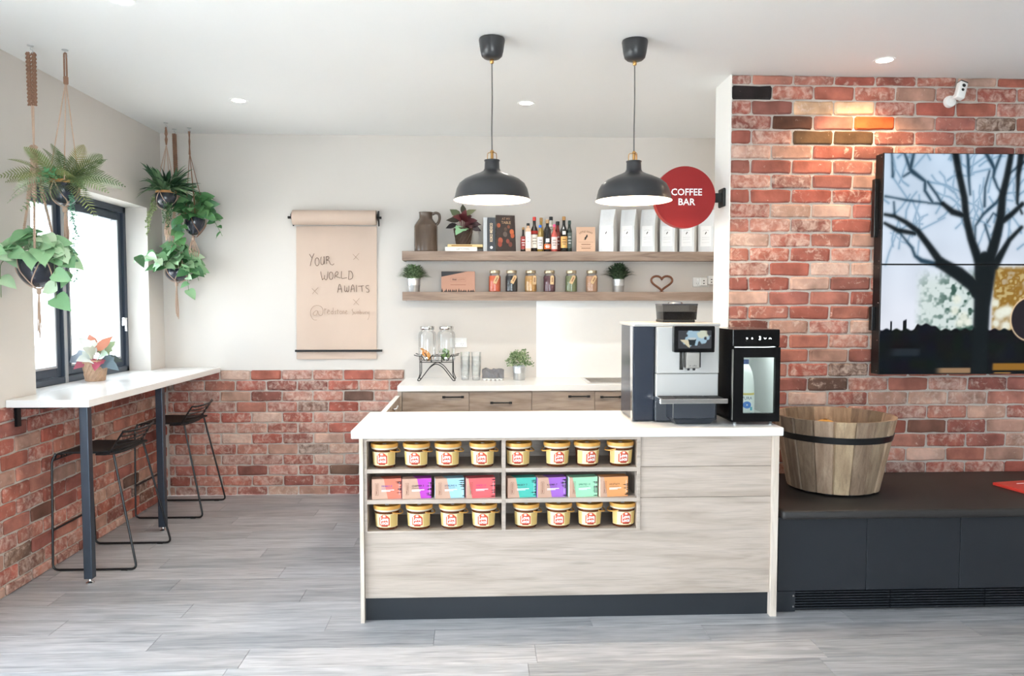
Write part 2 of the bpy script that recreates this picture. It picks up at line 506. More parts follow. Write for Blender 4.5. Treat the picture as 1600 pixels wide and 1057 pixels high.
r0 = 3.374
row = -13
while True:
    y0 = r0 + row * PW; y1 = y0 + PW
    if y0 > YB: break
    ph = {0: -.216, -1: .244}.get(row, (row * .537) % PLN)
    x = ph - PLN * 4
    while x < 3.9:
        a, b = max(x, XL), min(x + PLN, 4.0)
        if b - a > .03: plank(a, b, y0, min(y1, YB - .002))
        x += PLN
    row += 1

# ---- bricks
_br = {}
REDS = [(166, 98, 85), (176, 106, 90), (158, 94, 82), (180, 116, 100), (170, 96, 83), (150, 92, 82), (186, 126, 110), (164, 104, 93), (174, 114, 100), (144, 92, 82)]
TANS = [(194, 156, 138), (186, 146, 130), (200, 164, 148), (178, 138, 122)]
DARK = [(112, 86, 76), (122, 84, 72), (124, 96, 82)]
bg_r = random.Random(5)


def brick_mesh(w, h, var):
    key = (round(w, 3), round(h, 3), var)
    if key not in _br:
        r = random.Random(hash(key) % 9999 if False else int(w * 1000) * 31 + int(h * 1000) * 7 + var)
        hw, hh, c = w / 2, h / 2, min(.008, w * .2)
        base = [(-hw + c, -hh), (0 - w * .15, -hh), (w * .18, -hh), (hw - c, -hh), (hw, -hh + c), (hw, hh - c), (hw - c, hh), (w * .2, hh), (-w * .17, hh), (-hw + c, hh), (-hw, hh - c), (-hw, -hh + c)]
        jit = [(x + r.uniform(-.003, .003), z + r.uniform(-.0028, .0028)) for x, z in base]
        n = len(base)
        d = .011 + r.uniform(-.003, .003)
        vs = [(x, .012, z) for x, z in jit] + [(x, -d * .45, z) for x, z in jit] + [(x * (1 - .011 / hw), -d + r.uniform(-.0015, .0015), z * (1 - .0075 / hh)) for x, z in jit]
        fs = []
        for k in (0, 1):
            for i in range(n):
                j = (i + 1) % n; fs.append((k * n + i, k * n + j, (k + 1) * n + j, (k + 1) * n + i))
        o = 2 * n
        fs += [(o + 9, o + 10, o + 11, o + 0), (o + 0, o + 1, o + 8, o + 9), (o + 1, o + 2, o + 7, o + 8), (o + 2, o + 3, o + 6, o + 7), (o + 3, o + 4, o + 5, o + 6)]
        _br[key] = MB().add(vs, fs).mesh('brick', 'old_brick')
    return _br[key]


def brick(parent, loc, rz, w, h, col=None, lime=None):
    o = place('brick', brick_mesh(w, h, bg_r.randrange(5)), parent, loc)
    o.rotation_euler = (0, 0, rz)
    t = bg_r.random()
    c = col or bg_r.choice(REDS if t < .76 else TANS if t < .96 else DARK)
    k = bg_r.uniform(.9, 1.1)
    a = lime if lime is not None else bg_r.choice(LIME)
    o.color = (*[v * k for v in lin(c)], a)


LIME = (.05, .15, .3, .45, .6, .75, .9, 1.0)


def courses(parent, u0, u1, ztop, zbot, pitch, length, first, fn, rz, start='half', joint=.011, skip=None, topcut=None):
    """lay running-bond courses between u0 and u1 downwards from ztop; first = u of a joint on the top course"""
    row = 0; z1 = ztop
    while z1 > zbot + .02:
        h = pitch - joint
        if row == 0 and topcut: h = topcut
        z0 = z1 - h
        if z0 < zbot: z0 = zbot
        off = 0 if (row % 2 == 0) == (start == 'full') else length / 2
        u = first - off
        while u > u0: u -= length
        while u < u1:
            a, b = max(u, u0), min(u + length - joint, u1)
            if b - a > .028 and not (skip and skip(a, b, z0, z1)):
                brick(parent, fn((a + b) / 2, (z0 + z1) / 2), rz, b - a, z1 - z0, *(special.get((id(parent), row, round((a - u0) / length)), (None, None))))
            u += length
        z1 = z0 - joint; row += 1


special = {}

# ---- back wall: painted above, brick wainscot below on its left part
wb = MB().box(XL - .2, 2.7, YB, YB + .2, 1.012, H).box(-.607, 2.7, YB, YB + .2, -.05, 1.012).box(XL - .2, -.607, YB + .011, YB + .2, -.05, 1.012)
wall_back = tag(wb.build('wall_back', 'wall_paint'), 'off-white painted back wall with a low red brick wainscot', 'wall', kind='structure')
MB().box(XL, -.607, YB + .0085, YB + .02, 0, 1.012).build('mortar_bed', 'mortar', wall_back)
LIME = (.1, .5, .7, .9, 1.0, 1.15, 1.3)
courses(wall_back, XL + .012, -.609, 1.009, 0.002, .0857, .2455, -.607, lambda u, z: (u, YB + .0085, z), 0, 'full')

# ---- left wall with window opening
WY0, WY1, WZ0, WZ1 = 4.385, 5.885, 1.0, 2.268
xw = XL - .003
wl = MB().box(xw - .24, xw, YR, .25, 1.0, H).box(xw - .24, xw, .25, 3.35, 2.5, H).box(xw - .24, xw, 3.35, WY0, 1.0, H).box(xw - .24, xw, WY1, YB, 1.0, H).box(xw - .24, xw, WY0, WY1, WZ1, H).box(xw - .24, XL - .011, 3.35, YB, -.05, 1.0).box(xw - .24, xw, YR, .25, -.05, 1.0)
wall_left = tag(wl.build('wall_left', 'wall_paint'), 'off-white painted side wall with window and brick wainscot', 'wall', kind='structure')
MB().box(XL - .03, XL - .0085, 3.35, YB, 0, 1.0).build('mortar_bed', 'mortar', wall_left)
LIME = (.05, .3, .5, .7, .9, 1.1)
courses(wall_left, 3.35, YB - .004, 0.998, 0.002, .0857, .2455, 3.93, lambda u, z: (XL - .0085, u, z), PI / 2, 'full')

# ---- brick feature wall, free-standing end towards the coffee bar
wr = MB().box(XR, XE, YBR + .0115, YBR + .282, -.05, H)
wall_right = tag(wr.build('wall_right', 'white_paint'), 'red brick feature wall behind the television with a painted white end', 'wall', kind='structure')
MB().box(XR + .004, XE, YBR + .009, YBR + .02, .0, H).build('mortar_bed', 'mortar', wall_right)
special[(id(wall_right), 1, 0)] = ((44, 38, 38), 0.0)
special[(id(wall_right), 2, 2)] = ((222, 182, 148), .5)
special[(id(wall_right), 3, 1)] = ((98, 64, 50), .1)
special[(id(wall_right), 3, 3)] = ((196, 92, 50), 0.0)
special[(id(wall_right), 4, 2)] = ((100, 76, 54), .2)
hid = lambda a, b, z0, z1: (a > 2.45 and z0 > 1.2 and z1 < 2.36) or b > 4.1 and z0 < .3
LIME = (.05, .15, .3, .45, .6, .75, .9, 1.0)
courses(wall_right, XR + .008, 4.0, 2.878, .45, .0858, .2455, XR + .008 + .2455, lambda u, z: (u, YBR + .009, z), 0, 'half', skip=hid, topcut=.049)
MB().box(XR - .0005, XR + .006, YBR - .002, YBR + .012, 0, H).build('corner_bead', 'white_paint', wall_right)

# ---- walls out of the picture
tag(MB().box(XE, XE + .2, YR, YB + .2, -.05, H).box(2.7, 2.9, YBR + .28, YB + .2, -.05, H).build('wall_side', 'wall_paint'), 'painted side wall beyond the television', 'wall', kind='structure')
rw = MB().box(XL - .2, XE + .2, YR - .15, YR, 2.55, H).box(XL - .2, -1.1, YR - .15, YR, -.05, 2.55).box(1.7, XE + .2, YR - .15, YR, -.05, 2.55).box(-1.1, 1.7, YR - .15, YR, -.05, .06)
tag(rw.build('wall_front', 'wall_paint'), 'shop front wall around a wide glazed opening', 'wall', kind='structure')
win2 = thing('window_2', 'wide glazed shop front with dark mullions', 'window', (.3, YR - .07, .06), kind='structure')
fr = MB()
for k in range(3): fr.box(-1.4 + 1.4 * k - .03, -1.4 + 1.4 * k + .03, -.03, .03, 0, 2.49)
fr.box(-1.4, 1.4, -.03, .03, 0, .06).box(-1.4, 1.4, -.03, .03, 2.43, 2.49)
fr.build('frame', 'window_frame', win2)
for k in range(2):
    MB().box(-1.37 + 1.4 * k, -.03 + 1.4 * k, -.003, .003, .06, 2.43).build('pane', 'window_glass', win2)
win3 = thing('window_3', 'full height glazing in the side wall beside the camera', 'window', (-2.66, 1.8, 0), kind='structure')
fr = MB()
for k in range(4): fr.box(-.03, .03, -1.55 + 3.1 / 3 * k - .03, -1.55 + 3.1 / 3 * k + .03, 0, 2.5)
fr.box(-.03, .03, -1.55, 1.55, 0, .06).box(-.03, .03, -1.55, 1.55, 2.44, 2.5)
fr.build('frame', 'window_frame', win3)
for k in range(3): MB().box(-.003, .003, -1.52 + 3.1 / 3 * k, -1.58 + 3.1 / 3 * (k + 1), .06, 2.44).build('pane', 'window_glass', win3)

# ---- window over the bar
win = thing('window_1', 'dark-framed two-sash window over the white breakfast bar', 'window', (-2.70, WY0, 1.037), kind='structure')
wl_, wh_ = WY1 - WY0, WZ1 - 1.037
f = MB().box(-.045, .03, 0, .04, 0, wh_).box(-.045, .03, wl_ - .04, wl_, 0, wh_).box(-.045, .03, 0, wl_, 0, .04).box(-.045, .03, 0, wl_, wh_ - .045, wh_)
f.box(-.045, .03, .60, .645, .04, wh_ - .045)
f.build('frame', 'window_frame', win, bevel=.003)
for i, (a, b) in enumerate(((.045, .595), (.65, wl_ - .045))):
    s = MB()
    t = .055
    s.box(-.03, .014, a, a + t, .045, wh_ - .05).box(-.03, .014, b - t, b, .045, wh_ - .05).box(-.03, .014, a + t, b - t, .045, .045 + t).box(-.03, .014, a + t, b - t, wh_ - .05 - t, wh_ - .05)
    sa = s.build('sash', 'window_frame', win, bevel=.004)
    g = MB(); t2 = .014
    g.box(-.02, .019, a + t, a + t + t2, .045 + t, wh_ - .05 - t).box(-.02, .019, b - t - t2, b - t, .045 + t, wh_ - .05 - t).box(-.02, .019, a + t + t2, b - t - t2, .045 + t, .045 + t + t2)
    g.build('glazing_bead', 'window_inner', sa)
    MB().box(-.006, -.001, a + t, b - t, .045 + t, wh_ - .05 - t).build('pane', 'window_glass', sa)
MB().box(.031, .194, .001, wl_ - .001, -.037, 0).build('sill', 'white_stone', win)
hd = MB().box(.014, .03, wl_ - .085, wl_ - .055, .34, .40).box(.03, .05, wl_ - .10, wl_ - .05, .385, .405).box(.03, .048, wl_ - .066, wl_ - .05, .30, .40)
hd.build('handle', 'chrome', win, bevel=.004, bseg=2)
MB().box(-.045, .034, .606, .639, 0, wh_ - .05).build('mullion_cover', 'window_inner', win)

# ---- outside: paving and a rail fence, bleached by daylight
tag(MB().box(-30, XL - .25, -14, 24, -.25, -.2).box(XL - .25, 20, -20, YR - .16, -.25, -.2).build('ground', 'outside_ground'), 'pale paved ground outside the windows', 'ground', kind='structure')
fe = thing('rail_fence', 'white rail fence seen faintly through the window', 'fence', (-6.4, 8, -.2))
for k in range(9): MB().box(-.05, .05, -.05, .05, 0, 1.25).build('post', 'fence_white', fe, loc=(0, -6 + 2.0 * k, 0))
for z in (.55, 1.15): MB().box(-.025, .025, -6.2, 10.2, z - .05, z + .05).build('rail', 'fence_white', fe)

# ---- splashback panel on the back wall
tag(MB().box(.455, 2.2, YB - .006, YB, .946, 1.569).build('trim_1', 'white_stone'), 'glossy white splashback panel above the back worktop', 'splashback', kind='structure')


# ---- lamps: recessed downlights
def downlight(x, y, label, power, warm=(1, .93, .84), spot=True):
    t = thing('downlight', label, 'ceiling light', (x, y, H), group='recessed ceiling downlights')
    MB().lathe([(.042, -.0015), (.047, -.004), (.056, -.004), (.058, 0)], 28).build('trim_ring', 'downlight_trim', t, smooth=True)
    MB().disc(.044, -.0018, 24, up=False).build('diffuser', 'downlight_glow', t, recalc=False)
    if power:
        l = bpy.data.lights.new('downlight_lamp', 'SPOT'); l.energy = power; l.color = warm; l.spot_size = math.radians(130); l.spot_blend = .5; l.shadow_soft_size = .035
        o = bpy.data.objects.new('downlight_lamp', l); COL.objects.link(o); o.location = (0, 0, -.012); o.parent = t


downlight(-1.581, 5.141, 'round downlight in the ceiling in front of the paper roll', 6)
downlight(.309, 5.128, 'round downlight between the two pendant lamps', 14)
downlight(2.199, 5.13, 'added unseen round downlight over the alcove behind the brick wall end', 12)  # unseen lamp continuing the row's spacing, added to brighten the alcove
downlight(2.217, 4.155, 'round downlight washing warm light onto the brick wall', 16, (1, .66, .36))
downlight(-1.57, 3.48, 'round downlight at the top edge near the hanging planters', 6)

# ================================================================ FURNITURE
ZC = .946

# ---- island worktop and cabinet
tag(MB().box(-.614, 1.474, 3.611, 4.228, ZC - .041, ZC).build('island_worktop', 'white_stone', bevel=.003), 'white stone worktop of the front coffee counter, under the coffee machine', 'worktop')
isl = thing('island_cabinet', 'pale oak front counter with open niche of honey tubs', 'counter', (.44, 3.92, 0))


def ip(mb, name, m, parent=isl, **k):
    o = mb.build(name, m, parent, **k)
    for v in o.data.vertices: v.co.x -= .44; v.co.y -= 3.92
    return o


ip(MB().box(-.580, -.561, 3.631, 4.21, 0, ZC - .041), 'side_panel', 'oak_edge', bevel=.001)
ip(MB().box(1.430, 1.462, 3.631, 4.21, 0, ZC - .041), 'side_panel', 'oak_edge', bevel=.001)
ip(MB().box(-.561, 1.430, 3.668, 3.69, 0.0, .125), 'kickboard', 'black_board')
FB0, FB1 = 3.648, 3.666
ip(MB().prism([(-.560, .117), (1.429, .117), (1.429, .5985), (.7805, .5985), (.7805, .4405), (-.560, .4405)], FB0, FB1), 'front_board', 'oak_laminate', bevel=.0008)
ip(MB().box(.7805, 1.429, FB0, FB1, .6005, .7505), 'front_board', 'oak_laminate', bevel=.0008)
ip(MB().box(.7805, 1.429, FB0, FB1, .7525, .904), 'front_board', 'oak_laminate', bevel=.0008)
ip(MB().box(-.560, 1.429, 4.185, 4.205, .02, .904), 'back_board', 'oak_drawer')
# niche: two bays, three rows
nf = 3.640
nb = 3.93
ip(MB().box(-.5605, .7795, nb, nb + .015, .4405, .904), 'niche_back', 'oak_drawer')
for x0, x1 in ((-.560, -.545), (.103, .122), (.763, .7795)):
    ip(MB().box(x0, x1, nf, nb, .4405, .904), 'divider', 'oak_laminate', bevel=.0008)
for bay, (x0, x1) in enumerate(((-.545, .103), (.122, .763))):
    for z0, z1 in ((.732, .752), (.582, .602), (.4405, .4495)):
        ip(MB().box(x0, x1, nf, nb, z0, z1), 'shelf', 'oak_laminate', bevel=.0008)
    ip(MB().box(x0, x1, nf, nb, .888, .904), 'top_rail', 'oak_laminate', bevel=.0008)

# ---- gate closing the gap behind the island
gt = thing('swing_gate', 'low oak swing gate between the counter and the back worktop', 'gate', (-.6, 4.9, 0))
MB().box(-.014, .014, -.66, .64, .12, .872).build('gate_panel', 'oak_drawer', gt)
MB().box(-.016, .016, -.66, .64, .872, .876).build('top_edge', 'white_stone', gt)
MB().box(-.012, .012, -.60, -.55, 0, .12).build('foot', 'steel', gt)
MB().box(-.012, .012, .53, .58, 0, .12).build('foot', 'steel', gt)
lt = MB().box(.014, .030, .12, .17, .825, .85).tube([(.03, .13, .845), (.045, .13, .85), (.045, .21, .858)], .006, 8).build('latch', 'chrome', gt, smooth=True)
MB().box(.014, .028, -.02, .03, .825, .85).build('latch', 'brass', gt, bevel=.003)

# ---- back worktop with sink cut-out
SX0, SX1, SY0, SY1 = .82, 1.34, 5.69, 6.06
bw = MB().box(-.604, SX0, 5.55, YB, ZC - .041, ZC).box(SX1, 2.2, 5.55, YB, ZC - .041, ZC).box(SX0, SX1, 5.55, SY0, ZC - .041, ZC).box(SX0, SX1, SY1, YB, ZC - .041, ZC)
tag(bw.build('back_worktop', 'white_stone'), 'long white stone worktop against the back wall', 'worktop')
sk = thing('sink', 'stainless steel sink set into the back worktop', 'sink', ((SX0 + SX1) / 2, (SY0 + SY1) / 2, ZC))
hx, hy = (SX1 - SX0) / 2, (SY1 - SY0) / 2
sm = MB()
sm.box(-hx - .012, hx + .012, -hy - .012, -hy + .014, 0, .004).box(-hx - .012, hx + .012, hy - .014, hy + .012, 0, .004).box(-hx - .012, -hx + .014, -hy + .014, hy - .014, 0, .004).box(hx - .014, hx + .012, -hy + .014, hy - .014, 0, .004)
sm.build('rim', 'chrome', sk)
bs = MB()
a, b = hx - .014, hy - .014
bs.add([(-a, -b, .002), (a, -b, .002), (a, b, .002), (-a, b, .002), (-a + .03, -b + .03, -.035), (a - .03, -b + .03, -.035), (a - .03, b - .03, -.035), (-a + .03, b - .03, -.035)], [(0, 1, 5, 4), (1, 2, 6, 5), (2, 3, 7, 6), (3, 0, 4, 7), (4, 5, 6, 7)])
bs.build('basin', 'steel', sk, recalc=False)
MB().lathe([(.022, -.034), (.022, -.030), (.012, -.030), (0, -.033)], 16, (-.08, 0, 0)).build('drain', 'chrome', sk, smooth=True)

# ---- base units under the back worktop
hk = {0: (-.277, -.119, .863), 1: (.073, .233, .819), 2: (.647, .808, .863), 3: (.884, 1.045, .858)}
ub = [-.573, -.082, .38, .846, 1.31]
ulab = ['oak base unit of the back worktop, nearest the swing gate', 'oak base unit with a centred handle under the potted plant', 'oak base unit left of the sink, under the splashback edge', 'oak base unit under the sink beside the coffee machine']
for i in range(4):
    x0, x1 = ub[i], ub[i + 1]; cx = (x0 + x1) / 2; w = (x1 - x0) / 2
    u = thing('base_cabinet', ulab[i], 'cabinet', (cx, 5.85, 0), group='base cabinets along the back wall')
    MB().box(-w + .001, w - .001, -.26, .295, .1, ZC - .042).box(-w + .001, w - .001, -.2, .29, 0, .1).build('carcass', 'oak_drawer', u)
    fnt = MB().box(-w + .0015, w - .0015, -.28, -.262, .755 if i == 1 else .11, .900).build('drawer_front' if i == 1 else 'door', 'oak_drawer', u, bevel=.001)
    if i == 1: MB().box(-w + .0015, w - .0015, -.28, -.262, .11, .751).build('drawer_front', 'oak_drawer', u, bevel=.001)
    a, b, hz = hk[i]; a -= cx; b -= cx
    h = MB().tube(fillet([(a + .01, -.28, hz), (a + .01, -.308, hz), (b - .01, -.308, hz), (b - .01, -.28, hz)], .006), .0055, 8)
    h.box(a, a + .022, -.314, -.302, hz - .008, hz + .008).box(b - .022, b, -.314, -.302, hz - .008, hz + .008)
    h.build('handle', 'matte_black', fnt)
MB().box(-.604, -.575, 5.57, 6.14, 0, ZC - .042).build('end_panel', 'oak_drawer')
tag(bpy.data.objects['end_panel'], 'oak end panel closing the back worktop against the brick', 'panel')

# ---- wall shelves
for z0, z1, lab in ((1.880, 1.952, 'upper oak wall shelf carrying jug, books, bottles and coffee bags'), (1.569, 1.637, 'lower oak wall shelf carrying mason jars and two potted plants')):
    s = thing('wall_shelf', lab, 'shelf', (.8, 6.04, z0), group='floating oak shelves')
    MB().box(-1.402, 1.4, -.109, .111, 0, z1 - z0).build('shelf_board', 'oak_shelf', s, bevel=.0015)
    MB().box(-1.38, 1.38, .03, .06, -.003, 0).build('light_strip', 'print_white', s)

# ---- breakfast bar
bar = thing('breakfast_bar', 'white breakfast bar top along the window with square dark legs', 'bar table', (-2.29, 5.12, 0))
MB().box(-.2155, .215, -1.02, 1.028, .997, 1.037).build('bar_top', 'white_stone', bar, bevel=.002)
for y in (-.894, .078):
    lg = MB().box(.107, .153, y - .023, y + .023, .03, .997).build('leg', 'bar_leg_metal', bar, bevel=.003, bseg=2)
    MB().lathe([(0, 0), (.022, 0), (.022, .006), (.012, .012), (.009, .016), (.009, .032)], 16, (.13, y, 0)).build('foot', 'chrome', lg, smooth=True)
MB().box(-.212, -.197, -.955, -.92, .885, .997).box(-.212, -.05, -.955, -.92, .982, .997).build('bracket', 'black_metal', bar)


# ---- bar stools
def stool(x, y, label, group):
    t = thing('bar_stool', label, 'stool', (x, y, 0), group=group)
    R = .0068
    zs = .668
    for s in (-1, 1):
        p = fillet([(.10, s * .195, zs), (.238, s * .245, .008), (-.238, s * .245, .008), (-.242, s * .215, zs - .03), (-.225, s * .205, zs + .012)], .035, 5)
        MB().tube(p, R, 8).build('side_frame', 'black_metal', t, smooth=True)
        gl = MB().box(.15, .185, s * .245 - .006, s * .245 + .006, 0, .004)
        gl.build('glide', 'matte_black', t)
    MB().tube([(-.240, -.228, .236), (-.240, .228, .236)], R, 8).build('footrest', 'black_metal', t, smooth=True)
    # seat rods bend over the front edge and rise into the back
    n = 9

    def seat(u, v, up=0.0):
        yy = (v - .5) * 2
        xx = -.232 + u * .37
        z = zs + .012 + up - .014 * (1 - yy * yy) * math.sin(min(1, u * 1.1) * PI) + (.0 if u > .08 else -.02 * (1 - u / .08) ** 2)
        return (xx, yy * (.205 - .012 * u), z)
    pad = MB().grid(lambda u, v: seat(.03 + u * .95, .02 + v * .96, .008), 12, 10)
    pad.grid(lambda u, v: seat(.03 + u * .95, .02 + (1 - v) * .96, -.004), 12, 10)
    k = 13 * 11
    rim = [i for i in range(13)] + [13 * j + 12 for j in range(1, 11)] + [130 + i for i in range(11, -1, -1)] + [13 * j for j in range(9, 0, -1)]

    def opp(i):
        jj, ii = divmod(i, 13); return k + (10 - jj) * 13 + ii
    for a_, b_ in zip(rim, rim[1:] + rim[:1]): pad.f.append((a_, b_, opp(b_), opp(a_)))
    pad.build('seat_pad', 'matte_black', t, smooth=True)
    for i in range(7):
        yy = (-.88 + i * .88 / 3) * .2
        MB().tube(fillet([(-.19, yy, zs - .003), (-.236, yy, zs + .004), (-.243, yy, zs - .030)], .014, 4), .0035, 6).build('seat_rod', 'black_metal', t, smooth=True)
    MB().tube([(-.243, -.2, zs - .030), (-.243, .2, zs - .030)], .005, 6).build('front_rail', 'black_metal', t, smooth=True)
    # back: horizontal rods bowed between two uprights
    for i in range(6):
        q = i / 5
        xe = .075 + .085 * q; z = zs + .004 + .132 * q
        pts = [(xe, -.203, z), (xe + .016, -.17, z - .004), (xe + .032, -.08, z - .006), (xe + .034, 0, z - .006), (xe + .032, .08, z - .006), (xe + .016, .17, z - .004), (xe, .203, z)]
        MB().tube(fillet(pts, .05, 4), .0042 if i < 5 else .0068, 6).build('back_rod', 'black_metal', t, smooth=True)
    for s in (-1, 1):
        MB().tube(fillet([(.0, s * .2, zs + .004), (.075, s * .204, zs + .004), (.162, s * .204, zs + .138)], .02, 4), .0058, 6).build('upright', 'black_metal', t, smooth=True)
    return t


stool(-2.232, 4.67, 'black wire bar stool nearest the camera, behind the first bar leg', 'wire bar stools')
stool(-2.235, 5.735, 'black wire bar stool farther back, against the brick corner', 'wire bar stools')

# ---- black storage bench under the television
bn = thing('storage_bench', 'long black storage bench with vented plinth under the television', 'bench', (2.8, 4.05, 0))
bx0, bx1 = 1.478 - 2.8, 4.1 - 2.8
MB().box(bx0, bx1, -.44, .385, .488, .534).build('seat_cushion', 'black_vinyl', bn, bevel=.014, bseg=3, smooth=True)
MB().box(bx0, bx1, -.36, .38, .11, .488).build('carcass', 'matte_black', bn)
ed = [bx0 + .003, 1.932 - 2.8, 2.412 - 2.8, 2.892 - 2.8, 3.372 - 2.8, 3.852 - 2.8]
for a, b in zip(ed, ed[1:]):
    MB().box(a + .0015, b - .0015, -.378, -.36, .112, .486).build('door', 'black_board', bn, bevel=.001)
MB().box(bx0, bx1, -.345, -.33, 0, .11).build('plinth', 'matte_black', bn)
MB().box(bx0, 1.575 - 2.8, -.372, -.345, .004, .108).build('plinth_block', 'black_board', bn)
for k in range(7):
    z = .016 + k * .0135
    for a, b in ((1.577, 2.06), (2.068, 2.55), (2.558, 3.04), (3.048, 3.53), (3.538, 4.09)):
        MB().box(a - 2.8, b - 2.8, -.368, -.350, z, z + .0055).build('vent_slat', 'black_board', bn)
for z in (.03, .085):
    MB().lathe([(0, -.374), (.005, -.374), (.006, -.370)], 10, (0, 0, 0), mat=Matrix.Translation((1.565 - 2.8, 0, z)) @ Matrix.Rotation(-PI / 2, 4, 'X') @ Matrix.Scale(1, 4)).build('screw', 'chrome', bn)

# ---- half-barrel planter on the bench
ba = thing('half_barrel', 'wooden half barrel with black hoop standing on the bench', 'barrel', (1.945, 4.088, .534))
NS = 18
RB, RT, HB = .238, .316, .405
for k in range(NS):
    a0 = 2 * PI * (k + .002) / NS + .1; a1 = 2 * PI * (k + .998) / NS + .1
    dr_ = random.uniform(-.0025, .0025)
    mb = MB()
    for q, ins in ((0, .008), (.07, 0), (.5, -.002), (.93, 0), (1, .008)):
        a_ = a0 + (a1 - a0) * q
        for (r, z) in ((RB - .02, .012), (RB + dr_ - ins, .012), (RT + dr_ - ins, HB), (RT - .02, HB)):
            mb.v.append((r * math.cos(a_), r * math.sin(a_), z))
    for i in range(4):
        o = i * 4
        mb.f += [(o + 1, o + 5, o + 6, o + 2), (o + 2, o + 6, o + 7, o + 3), (o + 3, o + 7, o + 4, o), (o, o + 4, o + 5, o + 1)]
    mb.f += [(0, 1, 2, 3), (19, 18, 17, 16)]
    st = mb.build('stave', 'barrel_wood', ba)
    g = (.55, 1.1, .8, 1.25, .65, .95, 1.2, .7, 1.05)[k * 4 % 9] * random.uniform(.95, 1.05); st.color = (g, g * random.uniform(.95, 1.0), g * random.uniform(.9, 1.0), 1)
rz = lambda z: RB + (RT - RB) * (z - .012) / (HB - .012)
MB().lathe([(rz(.288) - .004, .288), (rz(.288) + .005, .288), (rz(.322) + .005, .322), (rz(.322) - .004, .322)], 54, closed_prof=True).build('hoop', 'black_metal', ba, smooth=True)
MB().lathe([(0, .20), (rz(.2) - .021, .20), (rz(.19) - .021, .185), (0, .185)], 36).build('inner_floor', 'barrel_wood', ba)
ft = MB()
for q in range(5):
    aq = -PI / 2 + (q - 2) * .55
    ft.box(.19 * math.cos(aq) - .02, .19 * math.cos(aq) + .02, .19 * math.sin(aq) - .02, .19 * math.sin(aq) + .02, 0, .013)
ft.build('foot_ring', 'matte_black', ba)
bl = thing('yellow_ball', 'yellow-orange rounded thing just showing inside the barrel', 'ball', (1.90, 4.09, .734))
MB().lathe([(0, 0)] + [(.088 * math.sin(PI * k / 12), .088 * (1 - math.cos(PI * k / 12))) for k in range(1, 12)] + [(0, .176)], 24).build('body', plain((226, 166, 70), .5), bl, smooth=True)
MB().lathe([(.012, .174), (.008, .180), (0, .181)], 12).build('stem_end', plain((150, 104, 50), .7), bl, smooth=True)

# ---- red folder on the bench
rd = thing('red_folder', 'flat red folder with white print lying on the bench', 'folder', (2.86, 4.09, .534), rz=.185)
MB().box(0, .42, -.45, 0, 0, .016).build('cover', plain((196, 58, 48), .4), rd, bevel=.002)
MB().tube([(.10, -.06, .0165), (.22, -.065, .0165), (.33, -.05, .0165)], .0016, 6).build('print_line', 'print_white', rd)
MB().box(.10, .32, -.14, -.125, .016, .0166).build('print_bar', 'print_white', rd)


# ---- video wall: two stacked screens
def seg_field(U, V, segs):
    d = np.full(U.shape, 9.0)
    for pts in segs:
        for (x0, y0, w0), (x1, y1, w1) in zip(pts, pts[1:]):
            dx, dy = x1 - x0, y1 - y0; L2 = dx * dx + dy * dy + 1e-9
            t = np.clip(((U - x0) * dx + (V - y0) * dy) / L2, 0, 1)
            dist = np.hypot(U - x0 - t * dx, V - y0 - t * dy); w = (w0 + (w1 - w0) * t) / 2
            d = np.minimum(d, (dist - w) / 3.2)
    return 1 / (1 + np.exp(np.clip(d * 3.2, -30, 30)))


def vnoise(U, V, s, seed):
    r = np.random.RandomState(seed); G = r.rand(64, 64)
    u = U / s; v = V / s; i = np.floor(u).astype(int); j = np.floor(v).astype(int); fu = u - i; fv = v - j
    fu = fu * fu * (3 - 2 * fu); fv = fv * fv * (3 - 2 * fv)
    g = lambda a, b: G[a % 64, b % 64]
    return g(i, j) * (1 - fu) * (1 - fv) + g(i + 1, j) * fu * (1 - fv) + g(i, j + 1) * (1 - fu) * fv + g(i + 1, j + 1) * fu * fv


